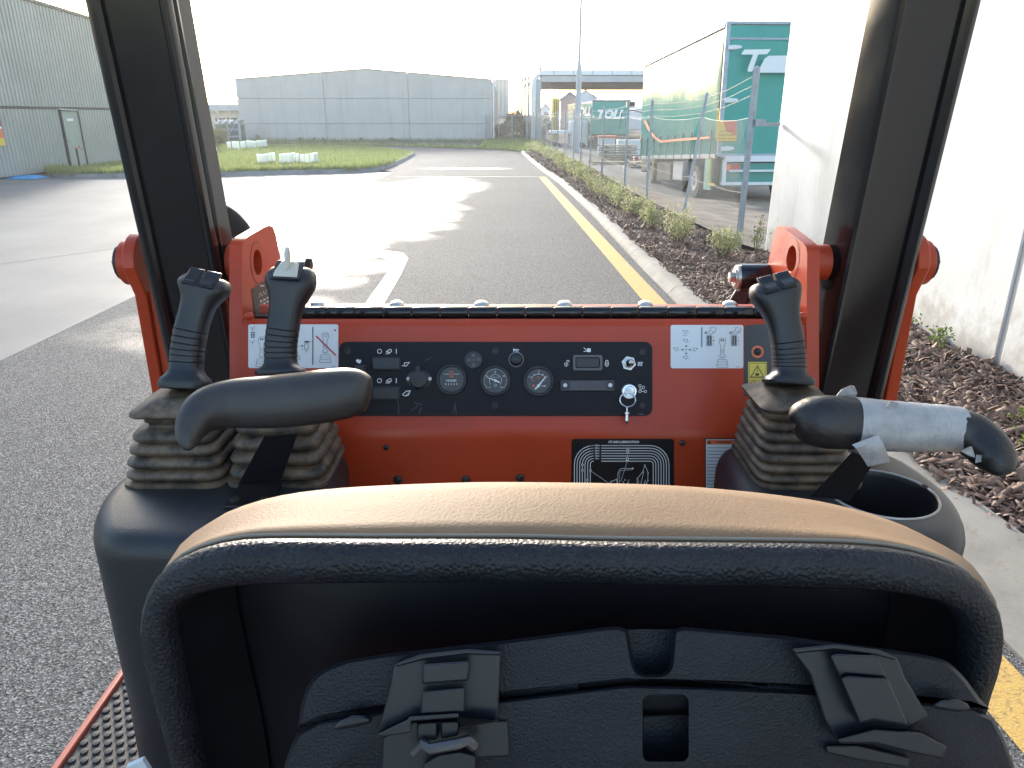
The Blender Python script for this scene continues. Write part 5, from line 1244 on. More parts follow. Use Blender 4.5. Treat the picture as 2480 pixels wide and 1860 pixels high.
# lubrication chart and label on the lower sheet
NL = Vector((0, -1, 0)); ylw = yb - .0082
lo = lambda px, py: AY(px, py, ylw)
b = MB(); a = Art(b, lo, NL, .0008); a.rect(1384, 1062.5, 1632, 1330, 0, 8); a.text('XT1600 LUBRICATION', 1510.5, 1070.2, 7.4, 1, .03)
for k, s_ in enumerate(('1000 h', '500 h', '250 h', '200 h', '100 h', '50 h', '')):
    y_ = 1078.6 + 6.25 * k; xl_ = 1391 + 6.4 * k; xr_ = 1620 - 6.4 * k; rr = 46 - 6.4 * k
    gap = (1434, 1456) if k < 6 else (1438, 1456)
    arc = [(xl_ + rr - rr * math.cos(R(90 * j / 6)), y_ + rr - rr * math.sin(R(90 * j / 6))) for j in range(7)]
    a.line([(xl_, 1310)] + arc + [(gap[0], y_)], 1.7, 1)
    arc = [(xr_ - rr + rr * math.sin(R(90 * j / 6)), y_ + rr - rr * math.cos(R(90 * j / 6))) for j in range(7)]
    a.line([(gap[1], y_)] + arc + [(xr_, 1310)], 1.7, 1)
    if s_: a.text(s_, 1446, y_, 5, 1, .03)
for x_, y_ in ((1410.5, 1125), (1410.5, 1138), (1430, 1139), (1422, 1162), (1422, 1172)): a.disc(x_, y_, 3.2, 1, 8); a.disc(x_, y_, 1.8, 0, 8)
for x_, y_ in ((1520, 1091), (1519, 1111)): a.rect(x_ - 3, y_ - 4, x_ + 3, y_ + 4, 1); a.rect(x_ - 1.6, y_ - 2, x_ + 1.6, y_ + 2, 0)
a.line([(1433, 1141), (1475, 1170)], .7, 1); a.line([(1519, 1116), (1503, 1165)], .7, 1); a.line([(1519, 1096), (1519, 1106)], .7, 1)
a.line([(1495, 1178), (1496, 1146), (1500, 1136), (1506, 1133.5), (1531, 1133.5)], 1, 1); a.line([(1499, 1178), (1500, 1146), (1504, 1138), (1530, 1136.5)], .7, 1); a.disc(1532, 1133.5, 2, 1, 8)
a.line([(1463, 1182), (1480, 1165), (1492, 1160), (1495, 1170), (1484, 1175), (1498, 1178), (1534, 1174)], 1, 1); a.line([(1478, 1182), (1486, 1172), (1500, 1177)], 1, 1); a.line([(1508, 1164), (1512, 1172), (1518, 1172), (1523, 1160), (1520, 1175)], 1.1, 1)
for x_, y_ in ((1480, 1165), (1492, 1160), (1480, 1170), (1513, 1161), (1488, 1172), (1561, 1125), (1543, 1158), (1569, 1144), (1569, 1162), (1556, 1142), (1566, 1170)): a.disc(x_, y_, 1.5, 1, 7)
a.line([(1561, 1126), (1556, 1141), (1543, 1158), (1542, 1180)], 1, 1); a.line([(1562, 1126), (1569, 1143), (1568, 1163), (1563, 1170)], 1, 1); a.line([(1559, 1140), (1549, 1180)], 1, 1); a.line([(1545, 1160), (1548, 1180)], .8, 1); a.line([(1563, 1160), (1559, 1170), (1566, 1172), (1571, 1182)], 1, 1); a.line([(1536, 1180), (1575, 1180)], .9, 1)
b.build('lubrication_chart', [M('chart_black', (.006, .006, .008), .35), m_print_w], mach, angle=0, recalc=False)
b = MB(); a = Art(b, lo, NL, .0008); a.rect(1707, 1061, 1790, 1260, 1); a.rect(1709.5, 1063.5, 1788, 1257, 0); a.rect(1711, 1065, 1786, 1076, 2); a.poly([(1714, 1074), (1718, 1066), (1722, 1074)], 3); a.text('WARNING', 1752, 1070.5, 8, 3, .02)
for k in range(14): a.line([(1712, 1084 + 8 * k), (1716 + 60, 1084 + 8 * k)], 1.2, 3)
b.build('warning_decal', [m_white, m_print_k, m_orpr, m_black2], mach, angle=0, recalc=False)
for px, py, r in ((935, 1083, .005), (964, 1162, .008), (1129, 1162, .008), (1259, 1157.5, .0075), (1305, 1173.6, .006), (1652, 1072.5, .0052)):
    b = MB(); o = lo(px, py); b.lathe([(r * 1.15, 0), (r * 1.1, .0025), (r * .55, .005), (r * .45, .002), (0, .002)], o, NL, 14); b.build('dash_bolt', m_darkbolt, mach)
# sheet decal on the inner face of the left plate
pxa = lambda px, py: AX(px, py, -.5165)
b = MB(); a = Art(b, pxa, (1, 0, 0), .0006); a.poly([(609, 700), (650, 674), (664, 690), (664, 760), (619, 771)], 0)
for r_ in range(3):
    for c_ in range(3): x_, y_ = 629 + c_ * 8, 727 + r_ * 9 - c_ * 4; a.rect(x_, y_, x_ + 5.5, y_ + 5, 1)
for k in range(3): a.line([(626 + 8 * k, 721 - 4 * k), (629 + 8 * k, 709 - 4 * k), (633 + 8 * k, 717 - 4 * k)], 1.2, 1)
a.rect(629, 690, 639, 694, 1); b.build('plate_decal', [M('decal_brownblack', (.035, .030, .028), .5), M('decal_pale', (.45, .43, .40), .5)], mach, angle=0, recalc=False)

# ------------------------------------------------------------------ side consoles
def rounded_poly(pts, r, n=5):
    out = []; m = len(pts); P_ = [Vector((p[0], p[1])) for p in pts]
    for i in range(m):
        a, c, d = P_[i - 1], P_[i], P_[(i + 1) % m]; u = (a - c); v = (d - c); rr = min(r, u.length * .48, v.length * .48)
        p, q = c + u.normalized() * rr, c + v.normalized() * rr
        for k in range(n + 1):
            t = k / n; out.append(p * (1 - t) ** 2 + c * 2 * t * (1 - t) + q * t ** 2)
    return out
def inset(loop, d):
    n = len(loop); out = []
    for i in range(n):
        t = (loop[(i + 1) % n] - loop[i - 1]); t = t.normalized() if t.length > 1e-9 else Vector((1, 0)); out.append(loop[i] + Vector((-t.y, t.x)) * d)
    return out
ZC = 1.33
LPLAN = [(-.275, .905), (-.300, 1.268), (-.61, 1.262), (-.665, 1.20), (-.672, 1.08), (-.652, 1.0), (-.600, .915)]      # counter-clockwise
RPLAN = [(.345, .905), (.64, .905), (.700, .985), (.722, 1.09), (.705, 1.20), (.655, 1.262), (.374, 1.268)]
def console(plan, holes, name='side_console'):
    base = rounded_poly(plan, .075, 6); secs = []
    for ins, z in ((-.012, .60), (0, 1.0), (0, ZC - .036), (.003, ZC - .024), (.010, ZC - .011), (.020, ZC - .004), (.032, ZC)):
        secs.append([Vector((p.x, p.y, z)) for p in inset(base, ins)])
    b = MB(); b.loft(secs, 0, True, not holes)
    if holes:
        top_ = secs[-1]; hl = [[(x + rx * math.cos(t), y + ry * math.sin(t), ZC) for t in (2 * math.pi * k / 36 for k in range(36))] for x, y, rx, ry in holes]
        bm = bmesh.new(); es = []
        for lp_ in [top_] + hl:
            q = [bm.verts.new(v) for v in lp_]; es += [bm.edges.new((q[i], q[(i + 1) % len(q)])) for i in range(len(q))]
        bmesh.ops.triangle_fill(bm, use_beauty=True, edges=es); bm.verts.index_update()
        b.add([v.co.copy() for v in bm.verts], [tuple(v.index for v in f.verts) for f in bm.faces]); bm.free()
        for (x, y, rx, ry), lp_ in zip(holes, hl):
            lip = [[Vector((x + (p[0] - x) * s, y + (p[1] - y) * s, z)) for p in lp_] for s, z in ((1.0, ZC), (.985, ZC - .003), (.975, ZC - .010), (.95, ZC - .17))]
            b.loft(lip, 0, False, True)
    return b.build(name, m_plast, mach, angle=55, weld=True)
c1 = console(LPLAN, []); c1['label'] = 'moulded console carrying two control levers'
c2 = console(RPLAN, [(.592, 1.055, .083, .082)]); c2['label'] = 'moulded console with a deep round opening'
def shoulder(x0, x1, par):
    b = MB(); base = rounded_poly([(x0, 1.10), (x1, 1.10), (x1, 1.272), (x0, 1.272)], .022, 5); secs = []
    for ins, z in ((-.022, 1.25), (-.006, 1.345), (0, 1.362), (.005, 1.370), (.014, 1.375)): secs.append([Vector((p.x, p.y, z)) for p in inset(base, ins)])
    b.loft(secs); b.build('console_shoulder', m_plast, par, angle=55)

b = MB(); b.ball((.672, 1.075, ZC + .001), .007, sc=(1, 1, .6)); b.build('rivet', m_darkbolt, c2)
b = MB(); o_ = [( .592 + .084 * math.cos(t), 1.055 + .083 * math.sin(t), ZC) for t in (2 * math.pi * k / 40 for k in range(41))]; b.tube([Vector(p) for p in o_], .0022, 6); b.build('opening_rim', M('worn_edge', (.30, .30, .29), .35, metal=.5), c2)

# ------------------------------------------------------------------ rubber boots and control levers
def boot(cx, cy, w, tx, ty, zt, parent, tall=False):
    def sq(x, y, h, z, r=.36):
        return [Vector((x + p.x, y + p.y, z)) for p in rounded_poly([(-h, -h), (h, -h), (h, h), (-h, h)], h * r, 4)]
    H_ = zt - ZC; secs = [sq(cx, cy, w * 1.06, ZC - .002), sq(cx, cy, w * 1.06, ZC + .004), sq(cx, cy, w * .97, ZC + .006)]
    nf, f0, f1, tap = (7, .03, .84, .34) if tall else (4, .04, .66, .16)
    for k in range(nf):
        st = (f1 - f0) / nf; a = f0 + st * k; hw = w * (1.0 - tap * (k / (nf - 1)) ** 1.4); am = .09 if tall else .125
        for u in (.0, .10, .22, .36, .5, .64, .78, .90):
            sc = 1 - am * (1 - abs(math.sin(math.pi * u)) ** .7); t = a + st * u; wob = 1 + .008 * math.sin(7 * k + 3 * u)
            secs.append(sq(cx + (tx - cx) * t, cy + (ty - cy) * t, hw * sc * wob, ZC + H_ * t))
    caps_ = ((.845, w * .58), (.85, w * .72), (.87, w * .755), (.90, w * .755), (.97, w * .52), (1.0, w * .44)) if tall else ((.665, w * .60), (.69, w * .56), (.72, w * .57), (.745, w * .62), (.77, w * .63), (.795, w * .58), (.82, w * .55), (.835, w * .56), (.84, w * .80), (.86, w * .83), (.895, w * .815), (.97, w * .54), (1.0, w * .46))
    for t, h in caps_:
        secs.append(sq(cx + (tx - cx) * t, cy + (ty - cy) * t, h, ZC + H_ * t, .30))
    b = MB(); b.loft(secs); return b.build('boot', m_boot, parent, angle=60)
def lever(path, kind, label, d0=1.235, wsc=1.0):
    """grip grown along a measured centre line; all of it lies square to the view of the dash"""
    P_ = smooth_path([Vector((px, py, 0)) for px, py in path], 6); L = len(P_) - 1
    def c(h): 
        f = max(0, min(1, h)) * L; i = min(int(f), L - 1); return P_[i].lerp(P_[i + 1], f - i)
    kk = d0 / FPX
    tab = [(0, 50, 40, 40), (.012, 57, 46, 46), (.045, 59, 48, 48), (.075, 55, 46, 46), (.10, 43, 38, 38), (.13, 37.5, 33, 34)]
    for gk in range(6):
        h = .175 + gk * .054; tab += [(h - .012, 37, 32, 33), (h - .004, 36.8, 31.7, 33), (h, 34.6, 29.6, 32), (h + .004, 36.8, 31.7, 33), (h + .012, 37, 32, 33)]
    tab += [(.50, 36.5, 31, 33), (.58, 37, 31, 33), (.66, 39, 32, 34), (.72, 44, 33, 38), (.78, 52, 35, 42), (.83, 58, 36, 46), (.875, 60, 35, 48), (.91, 58, 28, 48), (.95, 54, 18, 46), (.98, 48, 9, 42), (.995, 40, 2, 36), (1.0, 32, -4, 30)]
    secs = []
    for h, hw, nf, nb in tab:
        p = c(h); t = (c(min(1, h + .05)) - c(max(0, h - .05))).normalized(); perp = Vector((-t.y, t.x, 0))
        if perp.x < 0: perp = -perp
        ring = []
        for j in range(28):
            a = 2 * math.pi * j / 28; e = .62
            cu = math.copysign(abs(math.cos(a)) ** e, math.cos(a)); su = math.copysign(abs(math.sin(a)) ** e, math.sin(a))
            q = p + perp * hw * wsc * cu; n_ = (nf + nb) / 2 * su + (nf - nb) / 2
            ring.append(D(q.x, q.y, d0) + NB * n_ * kk * wsc)
        secs.append(ring)
    b = MB(); b.loft(secs); g_ = b.build('control_lever', m_grip, mach, angle=42); g_['label'] = label
    # switches on the sloping head
    p = c(.945); t = (c(1) - c(.9)).normalized(); perp = Vector((-t.y, t.x, 0)); perp = perp if perp.x > 0 else -perp
    o = D(p.x, p.y, d0) + NB * 19 * kk; xd = (RIGHT * perp.x + (-UPV) * perp.y).normalized(); ud = (RIGHT * t.x + (-UPV) * t.y).normalized()
    fn = (NB * .74 + ud * .67).normalized(); fu = fn.cross(xd).normalized()
    Mx = Matrix((xd, fu, fn)).transposed()
    if kind == 'rocker':
        for sx in (-1, 1):
            b = MB(); b.box(o + xd * sx * 20.5 * kk + fn * -.001, (36 * kk, 56 * kk, .006), rot=Mx); sw = b.build('rocker_switch', m_btn, g_, bevel=.0012)
            b = MB(); pts_ = []
            for v_, h_ in ((-24, .003), (-20, .0055), (-2, .0032), (2, .0032), (20, .0065), (24, .0035)): pts_.append(o + xd * (sx * 20.5 - 14) * kk + fu * v_ * kk + fn * h_)
            pts_ += [o + xd * (sx * 20.5 - 14) * kk + fu * 24 * kk + fn * .0005, o + xd * (sx * 20.5 - 14) * kk - fu * 24 * kk + fn * .0005]
            b.prism(pts_, xd * 28 * kk); b.build('paddle', m_btn, sw, bevel=.001)
    else:
        b = MB(); b.box(o - fu * 4 * kk + fn * .0012, (68 * kk, 66 * kk, .004), rot=Mx); sw = b.build('thumb_switch', m_btn, g_, bevel=.001)
        b = MB(); q0 = o - fu * 6 * kk + fn * .003
        b.loft([[q0 + xd * x_ * kk + fu * y_ * kk for x_, y_ in ((-30, -27), (30, -27), (23, 27), (-23, 27))], [q0 + xd * x_ * kk + fu * y_ * kk + fn * .006 for x_, y_ in ((-26, -14), (26, -14), (16, 24), (-16, 24))]]); b.build('cream_cover', m_crm, sw, bevel=.0016)
        b = MB(); q1 = q0 + fn * .005
        b.prism([q1 + xd * -4 * kk + fu * y_ * kk + fn * z_ * kk for y_, z_ in ((-16, 0), (-10, 8), (14, 34), (26, 42), (32, 38), (30, 24), (22, 0))], xd * 9 * kk); b.build('cream_fin', m_crm, sw, bevel=.0016)
    e = c(.045); b = MB(); b.disc(D(e.x + (46 if kind != 'right' else -46), e.y, d0) + NB * 30 * kk, NB, .0045, 12)
    b.build('socket_hole', m_print_k, g_, angle=0)
    return g_
y1 = 1.155
l1 = lever([(449, 942), (452, 880), (456, 835), (466, 785), (481, 735), (491, 700), (498, 668)], 'rocker', 'leftmost lever with two rocker switches on its head')
l2 = lever([(681, 908), (680, 870), (681, 830), (687, 785), (694, 740), (702, 690), (705, 645)], 'paddle', 'lever with a cream finned thumb switch on its head')
l3 = lever([(1909, 931), (1911, 890), (1910, 860), (1905, 815), (1894, 765), (1882, 715), (1872, 676)], 'rocker', 'right hand lever with two rocker switches on its head')
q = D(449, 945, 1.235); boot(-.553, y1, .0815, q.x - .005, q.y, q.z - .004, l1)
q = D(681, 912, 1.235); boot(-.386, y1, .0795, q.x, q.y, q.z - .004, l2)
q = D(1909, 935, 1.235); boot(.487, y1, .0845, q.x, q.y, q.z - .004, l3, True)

# ------------------------------------------------------------------ wrist rests
def sausage(name, pts, m, parent, lump=0, seed=0, sub=6, flat=.95, n=24):
    """pts: px, py, distance, half width in px"""
    q = smooth_path([Vector((p[0], p[1], p[2], p[3])) for p in pts], sub); rng = np.random.default_rng(seed); secs = []
    W_ = [D(v[0], v[1], v[2]) for v in q]
    for i, v in enumerate(q):
        t = (W_[min(i + 1, len(q) - 1)] - W_[max(i - 1, 0)]).normalized(); u = NB.cross(t).normalized(); w = t.cross(u); r = v[3] * v[2] / FPX; ring = []
        for j in range(n):
            a = 2 * math.pi * j / n; e = .80; cu = math.copysign(abs(math.cos(a)) ** e, math.cos(a)); su = math.copysign(abs(math.sin(a)) ** e, math.sin(a))
            k = 1 + lump * rng.normal(0, 1); ring.append(W_[i] + (u * cu + w * su * flat) * r * k)
        secs.append(ring)
    b = MB(); b.loft(secs); return b.build(name, m, parent, angle=60)
z1 = lambda x, y, r, d=1.045: (240 + x / 2.304, 500 + y / 2.304, d, r / 2.304)
wr = sausage('wrist_rest', [z1(508, 1352, 14, .985), z1(500, 1325, 48, .99), z1(505, 1265, 76, 1.0), z1(545, 1185, 104, 1.015), z1(625, 1128, 126, 1.03), z1(760, 1100, 138), z1(940, 1092, 147), z1(1150, 1072, 151), z1(1330, 1048, 146), z1(1420, 1036, 134), z1(1484, 1034, 108), z1(1512, 1036, 66), z1(1520, 1037, 14)], m_foam, mach)
wr['label'] = 'intact black wrist rest before the two left levers'
lb = lambda p, d: D(p[0], p[1], d)
b = MB(); b.loft([[lb((577, 1172), 1.165), lb((678, 1172), 1.165), lb((678, 1172), 1.173), lb((577, 1172), 1.173)], [lb((640, 1055), 1.06), lb((722, 1048), 1.06), lb((722, 1048), 1.068), lb((640, 1055), 1.068)]]); b.build('wrist_rest_bracket', m_blacksteel, mach, angle=20, bevel=.001)
fz = G(577, 1180, ZC + .003); fz2 = G(680, 1180, ZC + .003)
b = MB(); b.box(((fz.x + fz2.x) / 2, fz.y - .03, ZC + .003), (fz2.x - fz.x, .075, .006)); br = b.build('bracket_foot', m_blacksteel, mach, bevel=.001)
b = MB(); b.lathe([(.0085, 0), (.0085, .005), (.004, .006), (.003, .002), (0, .002)], (fz.x + .012, fz.y - .048, ZC + .005), (0, 0, 1), 12); b.lathe([(.0085, 0), (.0085, .005), (.004, .006), (.003, .002), (0, .002)], (fz2.x - .012, fz.y - .048, ZC + .005), (0, 0, 1), 12); b.build('foot_bolt', m_darkbolt, br)

z2 = lambda x, y, r, d=1.03: (1560 + x / 2.37, 560 + y / 2.37, d, r / 2.37)
wr2 = sausage('wrist_rest', [z2(845, 1082, 12), z2(852, 1080, 55), z2(885, 1078, 98), z2(945, 1084, 136), z2(1035, 1094, 153), z2(1130, 1100, 152), z2(1300, 1112, 145), z2(1500, 1122, 137), z2(1700, 1128, 127), z2(1840, 1150, 122, 1.025), z2(1930, 1205, 118, 1.015), z2(2000, 1280, 110, 1.0), z2(2025, 1340, 92, .99), z2(2025, 1385, 56, .985), z2(2022, 1402, 12, .985)], m_foamw, mach)
wr2['label'] = 'damaged wrist rest wrapped in silver tape'
tp = sausage('silver_tape', [z2(1190, 1104, 154), z2(1240, 1108, 153), z2(1300, 1112, 151), z2(1400, 1118, 147), z2(1500, 1122, 144), z2(1600, 1127, 139), z2(1700, 1129, 135), z2(1800, 1138, 131)], m_tape, wr2, lump=.006, seed=4, sub=5)
def flap(pts, d, bend, parent=wr2, nv=(0, 0)):
    q = [D(1560 + x / 2.37, 560 + y / 2.37, d + bend * k) for k, (x, y) in enumerate(pts)]; b = MB(); b.prism(q, NB * .0012); b.build('tape_flap', m_tape, parent, angle=0)
b = MB(); rows = []
for k, (xl, yl_, xr, yr, dd) in enumerate(((1192, 1225, 1345, 1170, .985), (1215, 1245, 1365, 1205, .982), (1235, 1275, 1385, 1245, .985), (1260, 1312, 1400, 1285, .99), (1285, 1352, 1415, 1325, .995))):
    rows.append([D(1560 + xl / 2.37, 560 + yl_ / 2.37, dd), D(1560 + (xl + xr) / 4.74, 560 + (yl_ + yr) / 4.74 - 1, dd - .003), D(1560 + xr / 2.37, 560 + yr / 2.37, dd), D(1560 + xr / 2.37, 560 + yr / 2.37, dd + .002), D(1560 + xl / 2.37, 560 + yl_ / 2.37, dd + .002)])
b.loft(rows); b.build('tape_flap', m_tape, wr2, angle=40)
flap([(1092, 958), (1130, 910), (1185, 884), (1205, 888), (1222, 930), (1205, 962), (1160, 950)], 1.03, .004)
flap([(1390, 1005), (1410, 975), (1455, 985), (1450, 1010), (1440, 1035)], 1.0, .002)
flap([(1900, 1330), (1905, 1282), (1955, 1288), (1995, 1338), (1950, 1318)], .985, .002); flap([(1815, 1262), (1860, 1238), (1878, 1235), (1900, 1300), (1860, 1290)], .983, .002)
b = MB()
b.loft([[lb((1962, 1204), 1.10), lb((2060, 1212), 1.10), lb((2060, 1212), 1.107), lb((1962, 1204), 1.107)], [lb((2064, 1092), 1.035), lb((2118, 1118), 1.035), lb((2118, 1118), 1.042), lb((2064, 1092), 1.042)]]); b.build('wrist_rest_bracket', m_blacksteel, mach, angle=20, bevel=.0012)

# ------------------------------------------------------------------ seat back
d2s = lambda l: [(x * 1.1211, y * 1.1211) for x, y in l]
OUT = [(412, 1860), (395, 1790), (366, 1690), (345, 1610), (334, 1550), (337, 1490), (352, 1440), (389, 1385), (458, 1348), (522, 1330), (618, 1320), (898, 1320), (1240, 1320), (1500, 1326), (1943, 1331), (2164, 1341), (2297, 1371), (2379, 1411), (2421, 1469), (2438, 1535), (2428, 1611), (2400, 1690), (2385, 1770), (2378, 1860)]
INN = [(487, 1860), (470, 1790), (448, 1690), (432, 1610), (420, 1545), (418, 1500), (428, 1472), (450, 1455), (490, 1438), (545, 1427), (640, 1420), (898, 1416), (1240, 1414), (1500, 1420), (1850, 1428), (2100, 1434), (2220, 1448), (2290, 1466), (2325, 1500), (2340, 1545), (2335, 1611), (2315, 1690), (2305, 1770), (2300, 1860)]
TOP = d2s([(372, 1330), (362, 1250), (368, 1212), (388, 1178), (450, 1130), (560, 1093), (700, 1073), (900, 1061), (1100, 1056), (1400, 1061), (1600, 1075), (1800, 1101), (1950, 1140), (2050, 1184), (2105, 1225), (2128, 1262), (2140, 1330)])
YR, YCU = .395, .475
NS = 90
def outline(pts, y, zb=1.22, sm=3):
    w = [AY(px, py, y) for px, py in pts]; w = smooth_path(w, sm)
    a, c = w[0], w[-1]; w = [Vector((a.x + .0, y, zb))] + w + [Vector((c.x, y, zb))]
    return resample(w, NS)
oo, ii, tt = outline(OUT, YR), outline(INN, YR), outline(TOP, YCU)
cen = Vector((.036, 0, 1.40))
def off(l, y, s=0.0):                       # shift to a new depth, drawing in towards the middle by s metres
    out = []
    for p in l:
        v = Vector((p.x - cen.x, 0, p.z - cen.z)); v = v * (1 - s / max(.05, v.length)); out.append(Vector((cen.x + v.x, y, cen.z + v.z)))
    return out
mid = [a.lerp(c, .5) for a, c in zip(oo, ii)]
q1 = [a.lerp(c, .78) for a, c in zip(oo, ii)]; q0 = [a.lerp(c, .15) for a, c in zip(oo, ii)]
b = MB(); b.loft([off(ii, .4045, .0005), off(ii, .397), off(q1, .3895), off(mid, .3885), off(q0, .3915), off(oo, .3975, .0006), off(oo, .405, .002), off(oo, .412, .010)], 0, False, False, True)
rim_ = b.build('seat_shell', m_rim, mach, angle=60)
m_bp = M('back_panel_plastic', (.006, .0065, .010), .5, spec=.3, vary=.3, vs=14, bump=.1, bs=300, bd=.001)
b = MB(); b.loft([off(ii, .456, .022), off(ii, .425, .004), off(ii, .4035, .0008)], 0, False, False, True); b.build('shell_wall', m_bp, rim_, angle=60)
# inner back panel, dished, with a moulded swell across
NXp, NZp = 26, 14; vs = []; fs = []; wl = off(ii, .452, .016); xs0, xs1 = min(p.x for p in wl), max(p.x for p in wl); zs1 = max(p.z for p in wl)
for j in range(NZp + 1):
    for i in range(NXp + 1):
        u, t = i / NXp, j / NZp; x = xs0 + (xs1 - xs0) * u; z = 1.22 + (zs1 - 1.22) * t
        e = abs(2 * u - 1); vs.append((x, .452 + .012 * e ** 4 - .014 * math.exp(-((t - .86) / .10) ** 2) * (1 - e ** 6), z))
for j in range(NZp):
    for i in range(NXp): k = j * (NXp + 1) + i; fs.append((k, k + 1, k + NXp + 2, k + NXp + 1))
b = MB(); b.add(vs, fs); b.build('back_panel', m_bp, rim_, angle=60)
# tan cushion
m1 = [a.lerp(c, .45) for a, c in zip(oo, tt)]; m2 = [a.lerp(c, .80) for a, c in zip(oo, tt)]
b = MB(); b.loft([off(oo, .4075, .009), off(oo, .411, .002), off(m1, .428), off(m2, .448), off(tt, .475), off(tt, .497, .006), off(tt, .515, .022), off(tt, .525, .055), off(tt, .530, .11)], 0, False, False)
b.build('seat_cushion', m_tan, mach, angle=80)
b = MB(); b.tube(off(oo, .4095, .0020), .0012, 6, caps=False); b.build('piping', M('pale_piping', (.22, .19, .15), .6), rim_)
b = MB(); b.prism([(x, y, .98) for x, y in rounded_poly([(-.24, .50), (.31, .50), (.30, .98), (-.23, .98)], .06)], (0, 0, .11)); b.build('seat_base', m_tan, mach, angle=50, bevel=.02, segs=3)
for x_ in (-.13, .20):
    b = MB(); b.loft([[Vector((x_ + dx, y, z)) for dx in (0,) for y, z in ((.47, 1.34), (.485, 1.34), (.56, 1.02), (.53, 1.0))], [Vector((x_ + .05, y, z)) for y, z in ((.47, 1.34), (.485, 1.34), (.56, 1.02), (.53, 1.0))]]); b.build('back_bracket', m_blacksteel, mach, bevel=.002)
b = MB(); b.box((.036, .428, 1.228), (.50, .062, .016)); b.build('shell_foot', m_bp, rim_, bevel=.004)
b = MB(); b.box((.035, .74, .82), (.44, .40, .32)); b.build('seat_pedestal', m_blacksteel, mach, bevel=.01)

# ------------------------------------------------------------------ document case on the seat back
case = None
DB = .405
DK = 1.17
def case_part(name, poly, mat_, holes=(), ins=1.0, parent=mach, dfront=.372):
    r0 = [Vector((x, y, 0)) for x, y in poly]; n = len(r0)
    def ins_(d):
        out = []
        for i in range(n):
            t = (r0[(i + 1) % n] - r0[i - 1]).normalized(); out.append(r0[i] + Vector((-t.y, t.x, 0)) * d)
        return out
    area = sum(r0[i].x * r0[(i + 1) % n].y - r0[(i + 1) % n].x * r0[i].y for i in range(n)); sg = 1 if area > 0 else -1
    cv = lambda l, d: [D(p.x, p.y, d * DK) for p in l]
    b = MB(); b.loft([cv(ins_(0), DB + .035), cv(ins_(0), dfront + .016), cv(ins_(sg * 2), dfront + .007), cv(ins_(sg * 5), dfront + .002), cv(ins_(sg * 9), dfront)], 0, True, not holes)
    if holes:
        bm = bmesh.new(); es = []
        for lp_ in [cv(ins_(sg * 9), dfront)] + [cv([Vector((x, y, 0)) for x, y in h], dfront) for h in holes]:
            q = [bm.verts.new(v) for v in lp_]; es += [bm.edges.new((q[i], q[(i + 1) % len(q)])) for i in range(len(q))]
        bmesh.ops.triangle_fill(bm, use_beauty=True, edges=es); bm.verts.index_update()
        b.add([v.co.copy() for v in bm.verts], [tuple(v.index for v in f.verts) for f in bm.faces]); bm.free()
        for h in holes: b.loft([cv([Vector((x, y, 0)) for x, y in h], dfront), cv([Vector((x * .98 + .02 * h[0][0], y, 0)) for x, y in h], dfront + .022)], 0, False, True)
    return b.build(name, mat_, parent, angle=50, weld=True)
def smooth2(pts, sub=4): return [(v.x, v.y) for v in smooth_path([Vector((x, y, 0)) for x, y in pts], sub)]
lid_top = smooth2([(722, 1764), (730, 1706), (748, 1655), (782, 1622), (840, 1598)], 4) + [(944, 1582), (1229, 1550)] + smooth2([(1470, 1518), (1500, 1518), (1521, 1530), (1530, 1575), (1541, 1620), (1560, 1632)], 3) + smooth2([(1600, 1632), (1620, 1618), (1626, 1570), (1632, 1528), (1655, 1518)], 3) + [(1899, 1540), (2142, 1571)] + smooth2([(2230, 1584), (2290, 1600), (2335, 1640), (2372, 1690), (2396, 1716)], 4)
part_l = [(2390, 1722), (2350, 1707), (2236, 1695), (1956, 1667), (1700, 1655), (1514, 1651), (1233, 1685), (928, 1715), (773, 1741), (738, 1760)]
case = case_part('document_case', lid_top + part_l, m_case); case['label'] = 'black grained document case clipped to the seat back'
b = MB(); b.loft([[D(x, y, .392 * DK) for x, y in ((1490, 1524), (1668, 1524), (1668, 1645), (1490, 1645))], [D(x, y, .43 * DK) for x, y in ((1490, 1524), (1668, 1524), (1668, 1645), (1490, 1645))]]); b.build('handle_recess', m_case, case, angle=30)
slot = [(x, y) for x, y in rrect(1556, 1682, 1668, 1845, 18, 4)]
body_poly = [(720, 1776), (773, 1746), (928, 1722), (1233, 1692), (1514, 1658), (1700, 1662), (1956, 1674), (2236, 1700), (2350, 1714), (2406, 1738)] + smooth2([(2420, 1765), (2440, 1810), (2462, 1880), (2480, 1990)], 3) + [(2480, 2100), (640, 2100)] + smooth2([(660, 1960), (690, 1850), (703, 1810)], 3)
case_part('case_body', body_poly, m_case, [slot], parent=case, dfront=.366)
m_latch = M('latch_plastic', (.0075, .0087, .0140), .40, vary=.15, vs=40, bump=.08, bs=800, bd=.0005)
C1 = lambda x, y: (700 + x / 2.458, 1400 + y / 2.458)
C2 = lambda x, y: (1500 + x / 2.257, 1150 + y / 2.257)
def slab_(name, pts, cvt, d0, d1, m, parent, bev=.0012):
    b = MB(); q0 = [D(*cvt(x, y), d0 * DK) for x, y in pts]; q1_ = [D(*cvt(x, y), d1 * DK) for x, y in pts]; b.loft([q0, q1_]); return b.build(name, m, parent, angle=30, bevel=bev)
la = slab_('latch', [(625, 520), (780, 462), (1065, 428), (1262, 440), (1245, 845), (1020, 886), (1008, 805), (718, 826), (705, 842), (522, 930), (562, 800), (602, 650)], C1, .372, .358, m_latch, case)
la['label'] = 'open left latch'
slab_('latch_rim', [(628, 512), (780, 455), (1065, 424), (1262, 437), (1260, 462), (1060, 456), (800, 486), (640, 530)], C1, .359, .354, m_latch, la)
